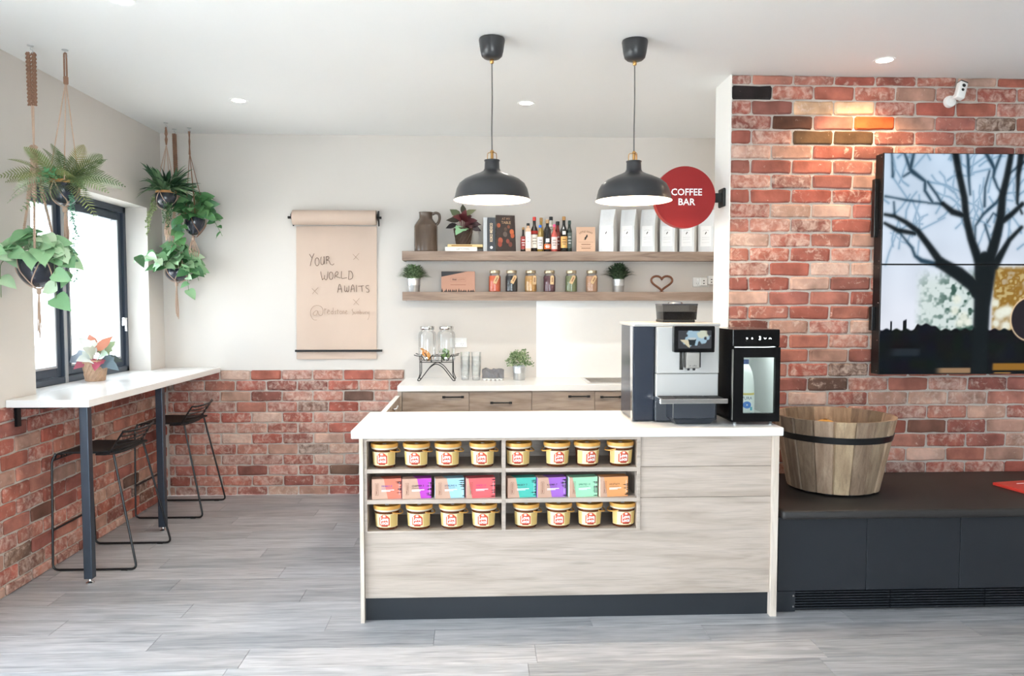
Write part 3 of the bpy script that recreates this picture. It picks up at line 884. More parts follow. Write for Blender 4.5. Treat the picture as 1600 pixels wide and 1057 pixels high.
def tv_colours(U, V):
    """picture of a bare tree before a pale sky; U, V in picture units (right, down)"""
    k = 5.5625
    A = lambda *p: [((x - 110) / k, y / k - 9, w / k) for x, y, w in p]
    B = lambda *p: [((x - 104) / 5.283, 161 + y / 5.283, w / 5.283) for x, y, w in p]
    thick = [A((730, 0, 66), (770, 200, 56), (830, 430, 56), (850, 600, 60), (900, 780, 66), (960, 930, 80), (1010, 1040, 120)),
             A((1240, 0, 48), (1200, 250, 56), (1165, 420, 64), (1158, 600, 74), (1120, 780, 84), (1080, 930, 100), (1050, 1050, 150)),
             A((1345, 480, 38), (1250, 570, 44), (1165, 630, 60)), A((1345, 680, 28), (1240, 790, 40), (1190, 880, 52), (1110, 1010, 90)),
             A((135, 575, 22), (220, 590, 28), (320, 640, 38), (430, 720, 50), (520, 830, 54), (620, 960, 66), (740, 1040, 76)),
             A((640, 480, 34), (730, 550, 52), (830, 580, 46)), A((135, 650, 22), (250, 710, 40), (400, 735, 34)),
             B((985, 40, 190), (965, 400, 135), (955, 1000, 125)), B((600, 40, 90), (760, 130, 110), (880, 220, 110), (950, 330, 100)),
             A((1320, 60, 60), (1300, 230, 40), (1300, 470, 22), (1345, 560, 16))]
    mid = [A((840, 0, 24), (860, 180, 24), (865, 280, 20), (880, 400, 14)), A((510, 475, 12), (640, 480, 26)),
           A((550, 470, 22), (480, 370, 22), (480, 290, 24), (360, 205, 40), (345, 185, 34), (380, 30, 18)), A((345, 185, 26), (280, 20, 16)),
           A((500, 295, 18), (590, 410, 20), (630, 480, 20)), A((360, 205, 20), (290, 250, 12)),
           A((135, 420, 14), (210, 432, 10), (320, 452, 16), (510, 472, 10)), A((270, 730, 12), (380, 860, 20), (410, 930, 24), (470, 970, 40), (600, 1000, 40)),
           A((935, 780, 12), (935, 670, 14), (1000, 570, 22), (1110, 470, 20), (1165, 400, 14)), A((1005, 40, 34), (1090, 180, 28), (1080, 250, 22), (1120, 340, 18), (1160, 390, 18)),
           A((1010, 500, 20), (1010, 340, 16), (1045, 200, 12)), A((1020, 660, 16), (1080, 830, 18)), A((1150, 30, 18), (1095, 180, 24)),
           A((1160, 600, 14), (1090, 560, 10), (1040, 640, 10)), A((1345, 120, 24), (1220, 220, 12)), A((180, 40, 8), (195, 250, 18)), A((210, 470, 10), (220, 585, 14))]
    fine = [A((510, 295, 8), (660, 320, 12), (800, 380, 6)), A((370, 450, 5), (440, 600, 8), (440, 720, 8)), A((190, 250, 6), (330, 440, 6)), A((440, 800, 6), (430, 930, 6)),
            A((240, 740, 6), (180, 900, 6), (150, 1010, 5)), A((870, 170, 8), (1000, 80, 6)), A((880, 220, 6), (1050, 180, 8)), A((420, 720, 6), (660, 600, 4)),
            A((1190, 390, 8), (1290, 380, 8)), A((1230, 790, 8), (1240, 600, 8)), A((500, 30, 4), (380, 170, 5)), A((1040, 380, 8), (1060, 260, 8)), A((1090, 480, 7), (1050, 420, 7))]
    rt = np.random.RandomState(4)
    for q in range(70):
        x, y = rt.uniform(5, 300), rt.uniform(-10, 150); a = rt.uniform(-2.6, -.5); pts = []
        w = rt.uniform(.8, 2.2)
        for st in range(5):
            pts.append((x, y, w)); x += 11 * np.cos(a); y += 11 * np.sin(a); a += rt.uniform(-.5, .5); w *= .8
        fine.append(pts)
    sky = np.stack([200 + 18 * (V / 170), 220 + 8 * (V / 170), 240 + 2 * (V / 170)], -1).clip(0, 255)
    n = vnoise(U, V, 9, 1) * .6 + vnoise(U, V, 4, 2) * .4
    sky = sky + (vnoise(U, V, 30, 3)[..., None] - .5) * 16
    c = sky
    mixc = lambda c, col, a: c * (1 - a[..., None]) + np.array(col, float) * a[..., None]
    sm = lambda x, a, b: np.clip((x - a) / (b - a), 0, 1) ** 2 * (3 - 2 * np.clip((x - a) / (b - a), 0, 1))
    V0 = V; V = V + 9
    # leafy shrub and its pale gaps, lower part
    w = sm(U, 52, 70) * sm(V, 180, 215) * (1 - sm(U, 160, 175))
    c = mixc(c, (212, 226, 220), w * .8)
    c = mixc(c, (52, 84, 74), w * sm(n, .42, .74) * (.35 + .65 * sm(U, 70, 130)))
    w = sm(U, 176, 184) * sm(V, 178, 190)
    c = mixc(c, (150, 112, 46), w * (.55 + .45 * sm(n, .3, .6))); c = mixc(c, (206, 190, 140), w * sm(n, .62, .8) * .8)
    for (x, y, r) in ((184, 240, 6), (192, 257, 8), (200, 252, 7), (207, 252, 7), (203, 276, 7), (186, 272, 5), (150, 206, 7), (154, 218, 5), (122, 234, 6), (120, 252, 6), (134, 262, 7), (128, 272, 6), (140, 270, 6)):
        c = mixc(c, (236, 240, 226), np.clip(1.6 - np.hypot(U - x, V - y) / r, 0, 1) * .9)
    # dark ground, roof line
    hz = 281 + 1.5 * np.sin(U * .4) - 8 * sm(U, 55, 62) * (1 - sm(U, 78, 100)) + np.where((U > 17) & (U < 20), -14, 0) + np.where((U > 37) & (U < 43), -14, 0)
    g = sm(V, -1.5, 1.5) * 0 + sm(V - hz, -1.5, 2.0)
    gc = np.stack([8 + 10 * vnoise(U, V, 14, 5), 11 + 12 * vnoise(U, V, 14, 6), 15 + 14 * vnoise(U, V, 14, 7)], -1)
    c = c * (1 - g[..., None]) + gc * g[..., None]
    c = mixc(c, (40, 48, 56), sm(U, 12, 30) * (1 - sm(U, 60, 70)) * sm(V, 309, 313) * (1 - sm(V, 320, 325)) * .8)
    c = mixc(c, (168, 134, 100), sm(U, 86, 104) * (1 - sm(U, 146, 150)) * sm(V, 340, 343) * (1 - sm(V, 348, 352)) * .9)
    c = mixc(c, (146, 104, 40), sm(U, 180, 186) * sm(V, 333, 336) * (1 - sm(V, 344, 347)))
    c = mixc(c, (186, 138, 78), sm(U, 183, 188) * (1 - sm(U, 210, 216)) * sm(V, 348, 350) * (1 - sm(V, 355, 358)))
    V = V0
    c = mixc(c, (70, 116, 150), seg_field(U, V, fine) * .75)
    c = mixc(c, (26, 52, 70), seg_field(U, V, mid) * .95)
    c = mixc(c, (18, 26, 30), seg_field(U, V, thick))
    e = np.hypot((U - 241) / 31.0, (V - 256) / 34.0)
    c = mixc(c, (236, 206, 170), (np.clip(1 - np.abs(e - 1) * 14, 0, 1)))
    c = mixc(c, (40, 36, 42), sm(-e, -1.0, -.93))
    return np.clip(c, 0, 255) / 255.0


emit('screen_picture', (255, 255, 255), 1.0 / 2 ** EXPO, 'picture')
TVX0, TVW, TVZ1, TVH = 2.330, 1.145, 2.418, .6435
MPX = .003755
for i, lab in enumerate(('upper screen of the video wall showing bare branches and sky', 'lower screen of the video wall showing a tree trunk at dusk')):
    z1 = TVZ1 - i * TVH; z0 = z1 - TVH + .001
    t = thing('display_screen', lab, 'screen', (TVX0 + TVW / 2, 4.40, z0), group='stacked video wall screens')
    w = TVW / 2; h = z1 - z0
    MB().box(-w, w, -.05, .035, 0, h).build('housing', 'black_metal', t, bevel=.002)
    nu, nv = 300, 168
    us = np.linspace(-w + .006, w - .004, nu + 1); vs = np.linspace(.004, h - .004, nv + 1)
    UU, VV = np.meshgrid(us, vs)
    co = np.stack([UU, np.full(UU.shape, -.0506), VV], -1).reshape(-1, 3)
    idx = np.arange((nu + 1) * (nv + 1)).reshape(nv + 1, nu + 1)
    fs = np.stack([idx[:-1, :-1], idx[:-1, 1:], idx[1:, 1:], idx[1:, :-1]], -1).reshape(-1, 4)
    me = bpy.data.meshes.new('screen'); me.from_pydata(co.tolist(), [], fs.tolist())
    pic = tv_colours((UU + w) / MPX, (TVZ1 - (z0 + VV)) / MPX)
    lc = np.where(pic <= .04045, pic / 12.92, ((pic + .055) / 1.055) ** 2.4)
    at = me.color_attributes.new('picture', 'FLOAT_COLOR', 'POINT')
    at.data.foreach_set('color', np.concatenate([lc.reshape(-1, 3), np.ones(((nu + 1) * (nv + 1), 1))], -1).astype(np.float32).ravel())
    me.materials.append(MATS['screen_picture'])
    place('screen', me, t)
    br = MB().box(-w - .022, -w, -.006, .03, h * .40 if i else h * .25, h * .62 if i else h * .78)
    br.build('side_bracket', 'black_metal', t, bevel=.003)
    for zz in (.02, .2, .42, h - .02):
        MB().lathe([(0, -.0026), (.003, -.002), (.0035, 0)], 8, mat=Matrix.Translation((-w, -.03, zz)) @ Matrix.Rotation(PI / 2, 4, 'Y')).build('screw', 'chrome', t)
    MB().box(-.3, .3, .035, .061, h * .3, h * .7).build('wall_mount', 'matte_black', t)

# ---- security camera
sc_ = thing('security_camera', 'small white security camera on the brick above the screens', 'camera', (2.765, 4.44, 2.735))
MB().lathe([(0, -.022), (.030, -.020), (.034, -.012), (.034, .006), (0, .006)], 20, mat=Matrix.Rotation(PI / 2, 4, 'X') @ Matrix.Scale(-1, 4, (0, 0, 1))).build('base_plate', 'paper_white', sc_, smooth=True)
MB().tube([(0, -.015, 0), (.01, -.05, .03), (.015, -.06, .045)], .011, 10).build('arm', 'paper_white', sc_, smooth=True)
rm = Matrix.Translation((.018, -.075, .04)) @ Matrix.Rotation(math.radians(20), 4, 'Y') @ Matrix.Rotation(math.radians(-12), 4, 'X')
bd = MB().box(-.025, .025, -.02, .02, -.048, .056, rm).build('body', 'paper_white', sc_, bevel=.008, bseg=3, smooth=True)
for zz, r in ((.03, .0105), (.002, .0085)):
    MB().lathe([(0, .0215), (r, .0215), (r, .019)], 16, mat=rm @ Matrix.Translation((0, 0, zz)) @ Matrix.Rotation(PI / 2, 4, 'X')).build('lens', 'matte_black', bd)
MB().box(-.022, .022, -.018, .018, .056, .060, rm).build('cap', 'matte_black', bd)

# ---- coffee bar sign
sg = thing('round_sign', 'round red projecting sign reading coffee bar beside the brick wall', 'sign', (1.224, 4.56, 2.182))
Rs = .183
MB().lathe([(Rs, -.03), (Rs, .03)], 64, mat=Matrix.Rotation(PI / 2, 4, 'X')).build('rim', 'sign_red_side', sg, smooth=True)
MB().disc(Rs, .030, 64, mat=Matrix.Rotation(PI / 2, 4, 'X')).build('face', 'sign_red', sg, recalc=False)
MB().disc(Rs, -.030, 64, up=False, mat=Matrix.Rotation(PI / 2, 4, 'X')).build('face', 'sign_red', sg, recalc=False)
letter('COFFEE', .056, front(.008, .028, -.0308), 'print_white', sg, offset=.018, width=.186)
letter('BAR', .056, front(.008, -.030, -.0308), 'print_white', sg, offset=.018, width=.102)
MB().box(Rs - .004, .225, -.022, .022, -.026, .026).build('arm', 'matte_black', sg, bevel=.002)
MB().box(.223, .2395, -.05, .05, -.055, .055).build('wall_plate', 'matte_black', sg, bevel=.006, bseg=2)


# ---- pendant lamps
def pendant(x, y, label, lean):
    t = thing('pendant_lamp', label, 'pendant lamp', (x, y, H), group='black dome pendants over the counter', rz=lean)
    MB().lathe([(0, -.002), (.064, -.002), (.066, -.010), (.058, -.065), (.052, -.088), (.040, -.099), (.018, -.104), (0, -.104)], 32).build('ceiling_cup', 'pendant_black', t, smooth=True)
    MB().lathe([(.009, -.102), (.010, -.108), (.010, -.120), (.006, -.126), (0, -.126)], 14).build('cord_grip', 'brass', t, smooth=True)
    zr = 2.074 - H
    MB().tube([(0, 0, -.12), (.0015, 0, -.3), (-.001, 0, -.45), (0, 0, zr + .245)], .0032, 8).build('cord', 'grey_cord', t, smooth=True)
    prof = [(.196, 0), (.190, .012), (.186, .030), (.180, .055), (.166, .082), (.140, .103), (.102, .121), (.066, .135), (.045, .146), (.0385, .158), (.0365, .197)]
    MB().lathe([(r, zr + z) for r, z in prof], 48).build('shade', 'pendant_black', t, smooth=True, recalc=False)
    MB().lathe([(r - .0025, zr + z - .001) for r, z in prof], 48).build('shade_lining', 'shade_white', t, smooth=True, recalc=False)
    MB().lathe([(.0365, zr + .194), (.0395, zr + .196), (.0395, zr + .201), (0, zr + .202)], 24).build('collar', 'pendant_black', t, smooth=True)
    MB().lathe([(.0075, zr + .19), (.0075, zr + .238), (.010, zr + .240), (.010, zr + .246), (.005, zr + .252), (0, zr + .252)], 14).build('brass_stem', 'brass', t, smooth=True)
    for k in range(3):
        a = 2 * PI * k / 3 + .5; c, s_ = math.cos(a), math.sin(a)
        MB().tube(fillet([(.004 * c, .004 * s_, zr + .240), (.026 * c, .026 * s_, zr + .240), (.028 * c, .028 * s_, zr + .19)], .012), .0022, 6).build('brass_wire', 'brass', t, smooth=True)
    MB().lathe([(0, zr + .035)] + [(.030 * math.sin(PI * k / 12), zr + .065 - .030 * math.cos(PI * k / 12)) for k in range(1, 10)] + [(.014, zr + .105), (.014, zr + .125)], 20).build('bulb', 'bulb_glow', t, smooth=True)
    MB().lathe([(.017, zr + .115), (.017, zr + .155), (0, zr + .155)], 14).build('lamp_holder', 'brass', t, smooth=True)
    l = bpy.data.lights.new('bulb_lamp', 'POINT'); l.energy = 9; l.color = (1, .8, .56); l.shadow_soft_size = .03
    o = bpy.data.objects.new('bulb_lamp', l); COL.objects.link(o); o.parent = t; o.location = (0, 0, zr + .028)


pendant(.062, 3.9, 'black dome pendant lamp over the left niche of the counter', 0.0)
pendant(.787, 3.9, 'black dome pendant lamp overlapping the round red sign', .4)

# ================================================================ COFFEE MACHINE AND FRIDGE
pmat('machine_silver', (190, 188, 185), 0.42, metal=0.25, var=0.03, scale=6)
pmat('machine_navy', (36, 44, 58), 0.16, var=0.04, scale=8)
pmat('machine_dark', (46, 50, 58), 0.3, var=0.05, scale=10)
pmat('gloss_black', (10, 10, 12), 0.16, var=0.05, scale=10, spec=0.3)
cm = thing('coffee_machine', 'silver and navy automatic coffee machine with touch screen', 'coffee machine', (1.0, 3.98, ZC))
o = (1.0, 3.98, ZC)


def cmb(x0, x1, y0, y1, z0, z1): return MB().box(x0 - o[0], x1 - o[0], y0 - o[1], y1 - o[1], z0 - o[2], z1 - o[2])


cmb(.885, 1.212, 3.83, 4.20, .952, 1.43).build('body', 'machine_dark', cm, bevel=.004)
cmb(.778, .884, 3.822, 4.16, .950, 1.447).build('side_module', 'machine_navy', cm, bevel=.006, bseg=2)
# polished back-left flank
pf = MB().hexa([(.774 - 1, 3.832 - 3.98, .004), (.777 - 1, 3.832 - 3.98, .004), (.802 - 1, 4.195 - 3.98, .004), (.799 - 1, 4.195 - 3.98, .004)], [(.772 - 1, 3.832 - 3.98, .503), (.777 - 1, 3.832 - 3.98, .503), (.802 - 1, 4.195 - 3.98, .503), (.797 - 1, 4.195 - 3.98, .503)])
pf.build('side_flank', 'chrome', cm)
cmb(.774, 1.216, 3.80, 4.205, 1.432, 1.449).build('top_plate', 'machine_silver', cm, bevel=.005, bseg=2)
fp = cmb(.890, 1.208, 3.792, 3.83, 1.195, 1.432).build('front_panel', 'machine_silver', cm, bevel=.004, bseg=2)
cmb(.890, 1.208, 3.800, 3.835, 1.075, 1.193).build('lower_panel', 'machine_silver', cm, bevel=.003)
sb = cmb(.966, 1.172, 3.745, 3.792, 1.304, 1.436).build('screen_bezel', 'gloss_black', cm, bevel=.006, bseg=2)


def painted_grid(name, x0, x1, z0, z1, y, nu, nv, fn, parent, mat):
    us = np.linspace(x0, x1, nu + 1); vs = np.linspace(z0, z1, nv + 1); UU, VV = np.meshgrid(us, vs)
    co = np.stack([UU, np.full(UU.shape, y), VV], -1).reshape(-1, 3); idx = np.arange((nu + 1) * (nv + 1)).reshape(nv + 1, nu + 1)
    fs = np.stack([idx[:-1, :-1], idx[:-1, 1:], idx[1:, 1:], idx[1:, :-1]], -1).reshape(-1, 4)
    me = bpy.data.meshes.new(name); me.from_pydata(co.tolist(), [], fs.tolist())
    pic = np.clip(fn((UU - x0) / (x1 - x0), (z1 - VV) / (z1 - z0)), 0, 255) / 255
    lc = np.where(pic <= .04045, pic / 12.92, ((pic + .055) / 1.055) ** 2.4)
    at = me.color_attributes.new('picture', 'FLOAT_COLOR', 'POINT')
    at.data.foreach_set('color', np.concatenate([lc.reshape(-1, 3), np.ones((lc.size // 3, 1))], -1).astype(np.float32).ravel())
    me.materials.append(M(mat)); return place(name, me, parent)


def cup_picture(u, v):
    sm = lambda x, a, b: np.clip((x - a) / (b - a), 0, 1)
    c = np.stack([74 + 0 * u, 76 + 0 * u, 80 + 0 * u], -1)
    mx = lambda c, col, a: c * (1 - a[..., None]) + np.array(col, float) * a[..., None]
    n = vnoise(u * 100, v * 60, 9, 21)
    spl = sm(1 - np.hypot((u - .52) / .36, (v - .38) / .44) + (n - .5) * .9, 0, .15)
    c = mx(c, (176, 208, 226), spl * .95)
    c = mx(c, (226, 226, 196), sm(1 - np.hypot((u - .74) / .16, (v - .2) / .22) + (n - .5), 0, .2) * .8)
    c = mx(c, (224, 214, 184), ((v > .5 + (u - .05) * .05) & (v < .98) & (u < .05 + (1.02 - v) * .0 + .30) & (v < .42 + u * 1.6) & (v > .36 + u * .55)).astype(float))
    cup = ((np.abs(u - .42) < .125 - (v - .46) * .12) & (v > .44) & (v < .82)).astype(float)
    c = mx(c, (52, 60, 64), cup); c = mx(c, (204, 214, 214), (np.hypot((u - .42) / .13, (v - .45) / .07) < 1).astype(float))
    return c


emit('machine_screen', (255, 255, 255), .9 / 2 ** EXPO, 'picture')
painted_grid('screen', .985 - 1, 1.153 - 1, 1.324 - ZC, 1.414 - ZC, 3.7444 - 3.98, 70, 40, cup_picture, sb, 'machine_screen')
cmb(1.005, 1.02, 3.775, 3.792, 1.215, 1.304).build('milk_tube', 'hopper_plastic', cm)
sp = cmb(1.024, 1.090, 3.726, 3.80, 1.226, 1.306).build('spout', 'steel', cm, bevel=.004, bseg=2)
cmb(1.0905, 1.098, 3.735, 3.80, 1.23, 1.306).build('spout_cover', 'matte_black', cm)
for x in (1.040, 1.068): MB().lathe([(.0, -.012), (.006, -.012), (.007, 0), (0, 0)], 12, (x - 1, 3.75 - 3.98, 1.226 - ZC)).build('nozzle', 'matte_black', sp, smooth=True)
letter('dr. coffee', .011, front(1.057 - 1, 1.239 - ZC, 3.7252 - 3.98), 'print_dark', sp, width=.038)
# drip tray and lower housing
dt = cmb(.882, 1.222, 3.682, 3.83, 1.055, 1.079).build('drip_tray', 'chrome', cm, bevel=.003)
for k in range(4):
    cmb(.897 + k * .078, .969 + k * .078, 3.694, 3.796, 1.0792, 1.0815).build('grate', 'matte_black', dt)
cmb(.884, .965, 3.79, 3.86, .952, 1.06).build('tray_housing', 'machine_dark', cm, bevel=.004)
bb = MB().hexa([(.975 - 1, 3.725 - 3.98, .004), (1.145 - 1, 3.725 - 3.98, .004), (1.16 - 1, 3.84 - 3.98, .004), (.965 - 1, 3.84 - 3.98, .004)], [(.955 - 1, 3.705 - 3.98, .03), (1.165 - 1, 3.705 - 3.98, .03), (1.21 - 1, 3.84 - 3.98, .03), (.93 - 1, 3.84 - 3.98, .03)])
bb.build('waste_bin_foot', 'machine_dark', cm)
MB().hexa([(.955 - 1, 3.705 - 3.98, .0305), (1.165 - 1, 3.705 - 3.98, .0305), (1.21 - 1, 3.84 - 3.98, .0305), (.93 - 1, 3.84 - 3.98, .0305)], [(.955 - 1, 3.705 - 3.98, .109), (1.165 - 1, 3.705 - 3.98, .109), (1.21 - 1, 3.84 - 3.98, .109), (.93 - 1, 3.84 - 3.98, .109)]).build('waste_bin', 'machine_dark', cm, bevel=.003)
cmb(.951, .955, 3.704, 3.71, .98, 1.055).build('trim_strip', 'chrome', cm)
for x in (.80, 1.19):
    for y in (3.86, 4.15): MB().lathe([(0, 0), (.014, 0), (.014, .008), (0, .008)], 12, (x - 1, y - 3.98, 0)).build('foot', 'matte_black', cm)
# bean hopper
hp = thing('bean_hopper', 'smoky bean hopper on top of the coffee machine', 'hopper', (1.04, 4.0, 1.449))
MB().box(-.085, .085, -.06, .10, 0, .014).build('base', 'matte_black', hp, bevel=.003)
h1 = MB()
b_ = [(-.082, -.058), (.092, -.058), (.092, .095), (-.082, .095)]
h1.add([(x, y, .014) for x, y in b_] + [(x * 1.06, y * 1.06, .09) for x, y in b_], [(0, 1, 5, 4), (1, 2, 6, 5), (2, 3, 7, 6), (3, 0, 4, 7)])
h1.build('bin', 'hopper_plastic', hp)
MB().box(-.076, .086, -.052, .088, .014, .055).build('coffee_beans', plain((44, 34, 30), .6, bump=.8, bscale=160), hp)
MB().box(-.09, .10, -.064, .103, .09, .098).build('lid', 'machine_dark', hp, bevel=.003)
MB().lathe([(.04, .098), (.036, .106), (0, .107)], 24, (0, .02, 0)).build('lid_grip', 'chrome', hp, smooth=True)

# milk fridge
fg = thing('milk_fridge', 'small glossy black milk fridge with lit glass door', 'fridge', (1.366, 3.9, ZC))
W2 = .118


def fb(x0, x1, y0, y1, z0, z1): return MB().box(x0, x1, y0, y1, z0, z1)


fb(-W2, -W2 + .012, -.18, .2, .014, .474).box(W2 - .012, W2, -.18, .2, .014, .474).box(-W2 + .012, W2 - .012, -.18, .2, .46, .474).box(-W2 + .012, W2 - .012, -.18, .2, .014, .03).box(-W2 + .012, W2 - .012, .188, .2, .03, .46).build('cabinet', 'gloss_black', fg)
il = fb(-W2 + .0125, -W2 + .016, -.176, .186, .031, .4).box(W2 - .016, W2 - .0125, -.176, .186, .031, .4).box(-W2 + .016, W2 - .016, .18, .186, .031, .4).box(-W2 + .016, W2 - .016, -.176, .18, .031, .034).box(-W2 + .016, W2 - .016, -.176, .18, .396, .4)
il.build('liner', 'paper_white', fg)
fb(-W2, W2, -.196, -.18, .390, .474).build('control_panel', 'gloss_black', fg, bevel=.003)
lm = emit('fridge_light', (236, 246, 250), 5.0)
fb(-.09, .09, -.16, -.13, .390, .395).build('light_strip', 'fridge_light', fg)
dr = MB()
dz0, dz1 = .016, .386
gx0, gx1, gz0, gz1 = -.066, .094, .058, .336
dr.box(-W2, gx0, -.206, -.182, dz0, dz1).box(gx1, W2, -.206, -.182, dz0, dz1).box(gx0, gx1, -.206, -.182, dz0, gz0).box(gx0, gx1, -.206, -.182, gz1, dz1)
door = dr.build('door', 'gloss_black', fg)
MB().box(gx0, gx1, -.197, -.192, gz0, gz1).build('door_glass', 'fridge_glass', door)
MB().box(-W2 - .003, -W2, -.207, -.19, dz0 + .01, dz1 - .01).build('door_edge', 'steel', door)
for k, (x, sh) in enumerate(((-.048, 'dot'), (-.022, 'dot'), (.017, '3'), (.043, 'down'), (.068, 'up'))):
    if sh == 'dot': MB().lathe([(0, .1965), (.0035, .1965)], 12, mat=Matrix.Translation((x, 0, .43)) @ Matrix.Rotation(PI / 2, 4, 'X')).build('button', 'fridge_light', fg, recalc=False)
    elif sh == '3': letter('3', .026, front(x, .43, -.1966), 'fridge_light', fg, 'digit')
    else:
        s_ = -1 if sh == 'down' else 1
        MB().tube([(x - .006, -.1966, .43 - s_ * .003), (x, -.1966, .43 + s_ * .003), (x + .006, -.1966, .43 - s_ * .003)], .0009, 5).build('button', 'fridge_light', fg)
for x in (-.09, .09):
    for y in (-.16, .16): MB().lathe([(0, 0), (.009, 0), (.011, .014), (0, .014)], 12, (x, y, 0)).build('foot', 'chrome', fg, smooth=True)

# milk bottle in the fridge
mbt = thing('milk_bottle', 'white plastic milk bottle with blue label inside the fridge', 'bottle', (1.345, 3.80, ZC + .034))
pr = [(0, 0), (.042, 0), (.046, .006), (.047, .10), (.045, .15), (.043, .18), (.036, .22), (.024, .25), (.017, .262), (.017, .27), (0, .27)]
MB().lathe(pr, 28).build('bottle_body', plain((240, 240, 236), .35), mbt, smooth=True)
MB().lathe([(.0185, .262), (.0185, .284), (0, .284)], 18).build('cap', plain((52, 66, 110), .4), mbt, smooth=True)
lb = MB().lathe([(.0476, .02), (.0476, .105)], 18, a0=-PI / 2 - 1.1, a1=-PI / 2 + 1.1).build('label', 'paper_white', mbt, smooth=True, recalc=False)
wrapm = lambda r: (lambda u, w: (r * math.sin(u / r), -r * math.cos(u / r), w))
cyl = wrapm(.0479)
MB().lathe([(.0479, .108), (.0479, .118)], 14, a0=-PI / 2 - .9, a1=-PI / 2 + .9).build('label_band', plain((222, 200, 110), .6), mbt, smooth=True, recalc=False)
letter('PURA', .022, lambda u, w: cyl(u - .004, w + .092), plain((44, 62, 104), .6), mbt)
gl = MB().grid(lambda u, v: cyl(-.004 + (.004 + .018 * v) * math.cos(2 * PI * u), .058 + (.004 + .014 * v) * math.sin(2 * PI * u)), 24, 3)
gl.build('label_swirl', plain((70, 130, 216), .5), mbt, recalc=False)
MB().grid(lambda u, v: wrapm(.0482)(.012 + u * .014, .03 + v * .018), 4, 2).build('label_badge', plain((92, 178, 196), .5), mbt, recalc=False)

# ================================================================ PAPER ROLL ON THE WALL
ph_ = thing('paper_roll_holder', 'black wall bracket holding a wide kraft paper roll', 'paper holder', (-1.142, YB, 2.222))
for s in (-1, 1):
    pl = [(0, -.055), (-.012, -.062), (-.03, -.03), (-.075, -.012), (-.092, .0), (-.088, .02), (-.06, .04), (-.03, .058), (0, .062)]
    MB().prism(pl, s * .333, s * .341, 'yz').build('end_bracket', 'matte_black', ph_)
    MB().lathe([(0, -.018), (.010, -.018), (.010, .018), (0, .018)], 14, mat=Matrix.Translation((s * .347, -.07, .0)) @ Matrix.Rotation(PI / 2, 4, 'Y')).build('axle_end', 'matte_black', ph_)
rl = tag(MB().lathe([(.012, -.325), (.0575, -.325), (.0575, .325), (.012, .325)], 40, closed_prof=True, mat=Matrix.Rotation(PI / 2, 4, 'Y')).build('paper_roll', 'kraft_paper', smooth=True, loc=(-1.142, YB - .07, 2.222)), 'thick roll of brown kraft paper at the top of the wall bracket', 'paper roll')
sh = thing('paper_sheet', 'hanging kraft paper sheet with handwritten message', 'paper', (-1.142, YB, 1.10))


def sheet(u, v):
    x = -.315 + u * .636 - .012 * (1 - v); z = v * 1.06
    y = -.012 - .004 * math.sin(u * 9 + v * 3) * (1 - v)
    return (x, y, z)


MB().grid(sheet, 24, 40).build('sheet', 'kraft_paper', sh, smooth=True, recalc=False)
rail = tag(MB().box(-.345, .345, -.034, -.0205, -.008, .008).box(-.345, -.339, -.0205, 0, -.008, .008).box(.339, .345, -.0205, 0, -.008, .008).build('paper_rail', 'matte_black', bevel=.001, loc=(-1.132, YB, 1.168)), 'thin black rail pressing the kraft paper against the wall', 'rail')
# handwriting strokes: drawn in a 1057-unit square, 8.81 units to 5.1 mm
K = .00506 / 8.81
hx = lambda x, y: (-.213 + (x - 99) * K, -.0182, .847 - (y - 45) * K)


def stroke(pts, r, m, name='handwriting'):
    q = [Vector(hx(*p)) for p in pts]
    if len(q) > 2:
        w = []
        for i in range(len(q) - 1):
            p0 = q[max(i - 1, 0)]; p1 = q[i]; p2 = q[i + 1]; p3 = q[min(i + 2, len(q) - 1)]
            for k in range(4):
                t = k / 4; w.append(.5 * ((2 * p1) + (p2 - p0) * t + (2 * p0 - 5 * p1 + 4 * p2 - p3) * t * t + (-p0 + 3 * p1 - 3 * p2 + p3) * t ** 3))
        w.append(q[-1]); q = w
    HW.setdefault(m, MB()).tube(q, r, 5)


def ell(cx, cy, rx, ry, a0=-90, a1=270, n=14):
    return [(cx + rx * math.cos(math.radians(a0 + (a1 - a0) * k / n)), cy + ry * math.sin(math.radians(a0 + (a1 - a0) * k / n))) for k in range(n + 1)]


def word(strokes, r, m):
    global HW
    HW = {}
    for s in strokes: stroke(s, r, m)
    for mm, b in HW.items(): b.build('handwriting', mm, sh, smooth=True)


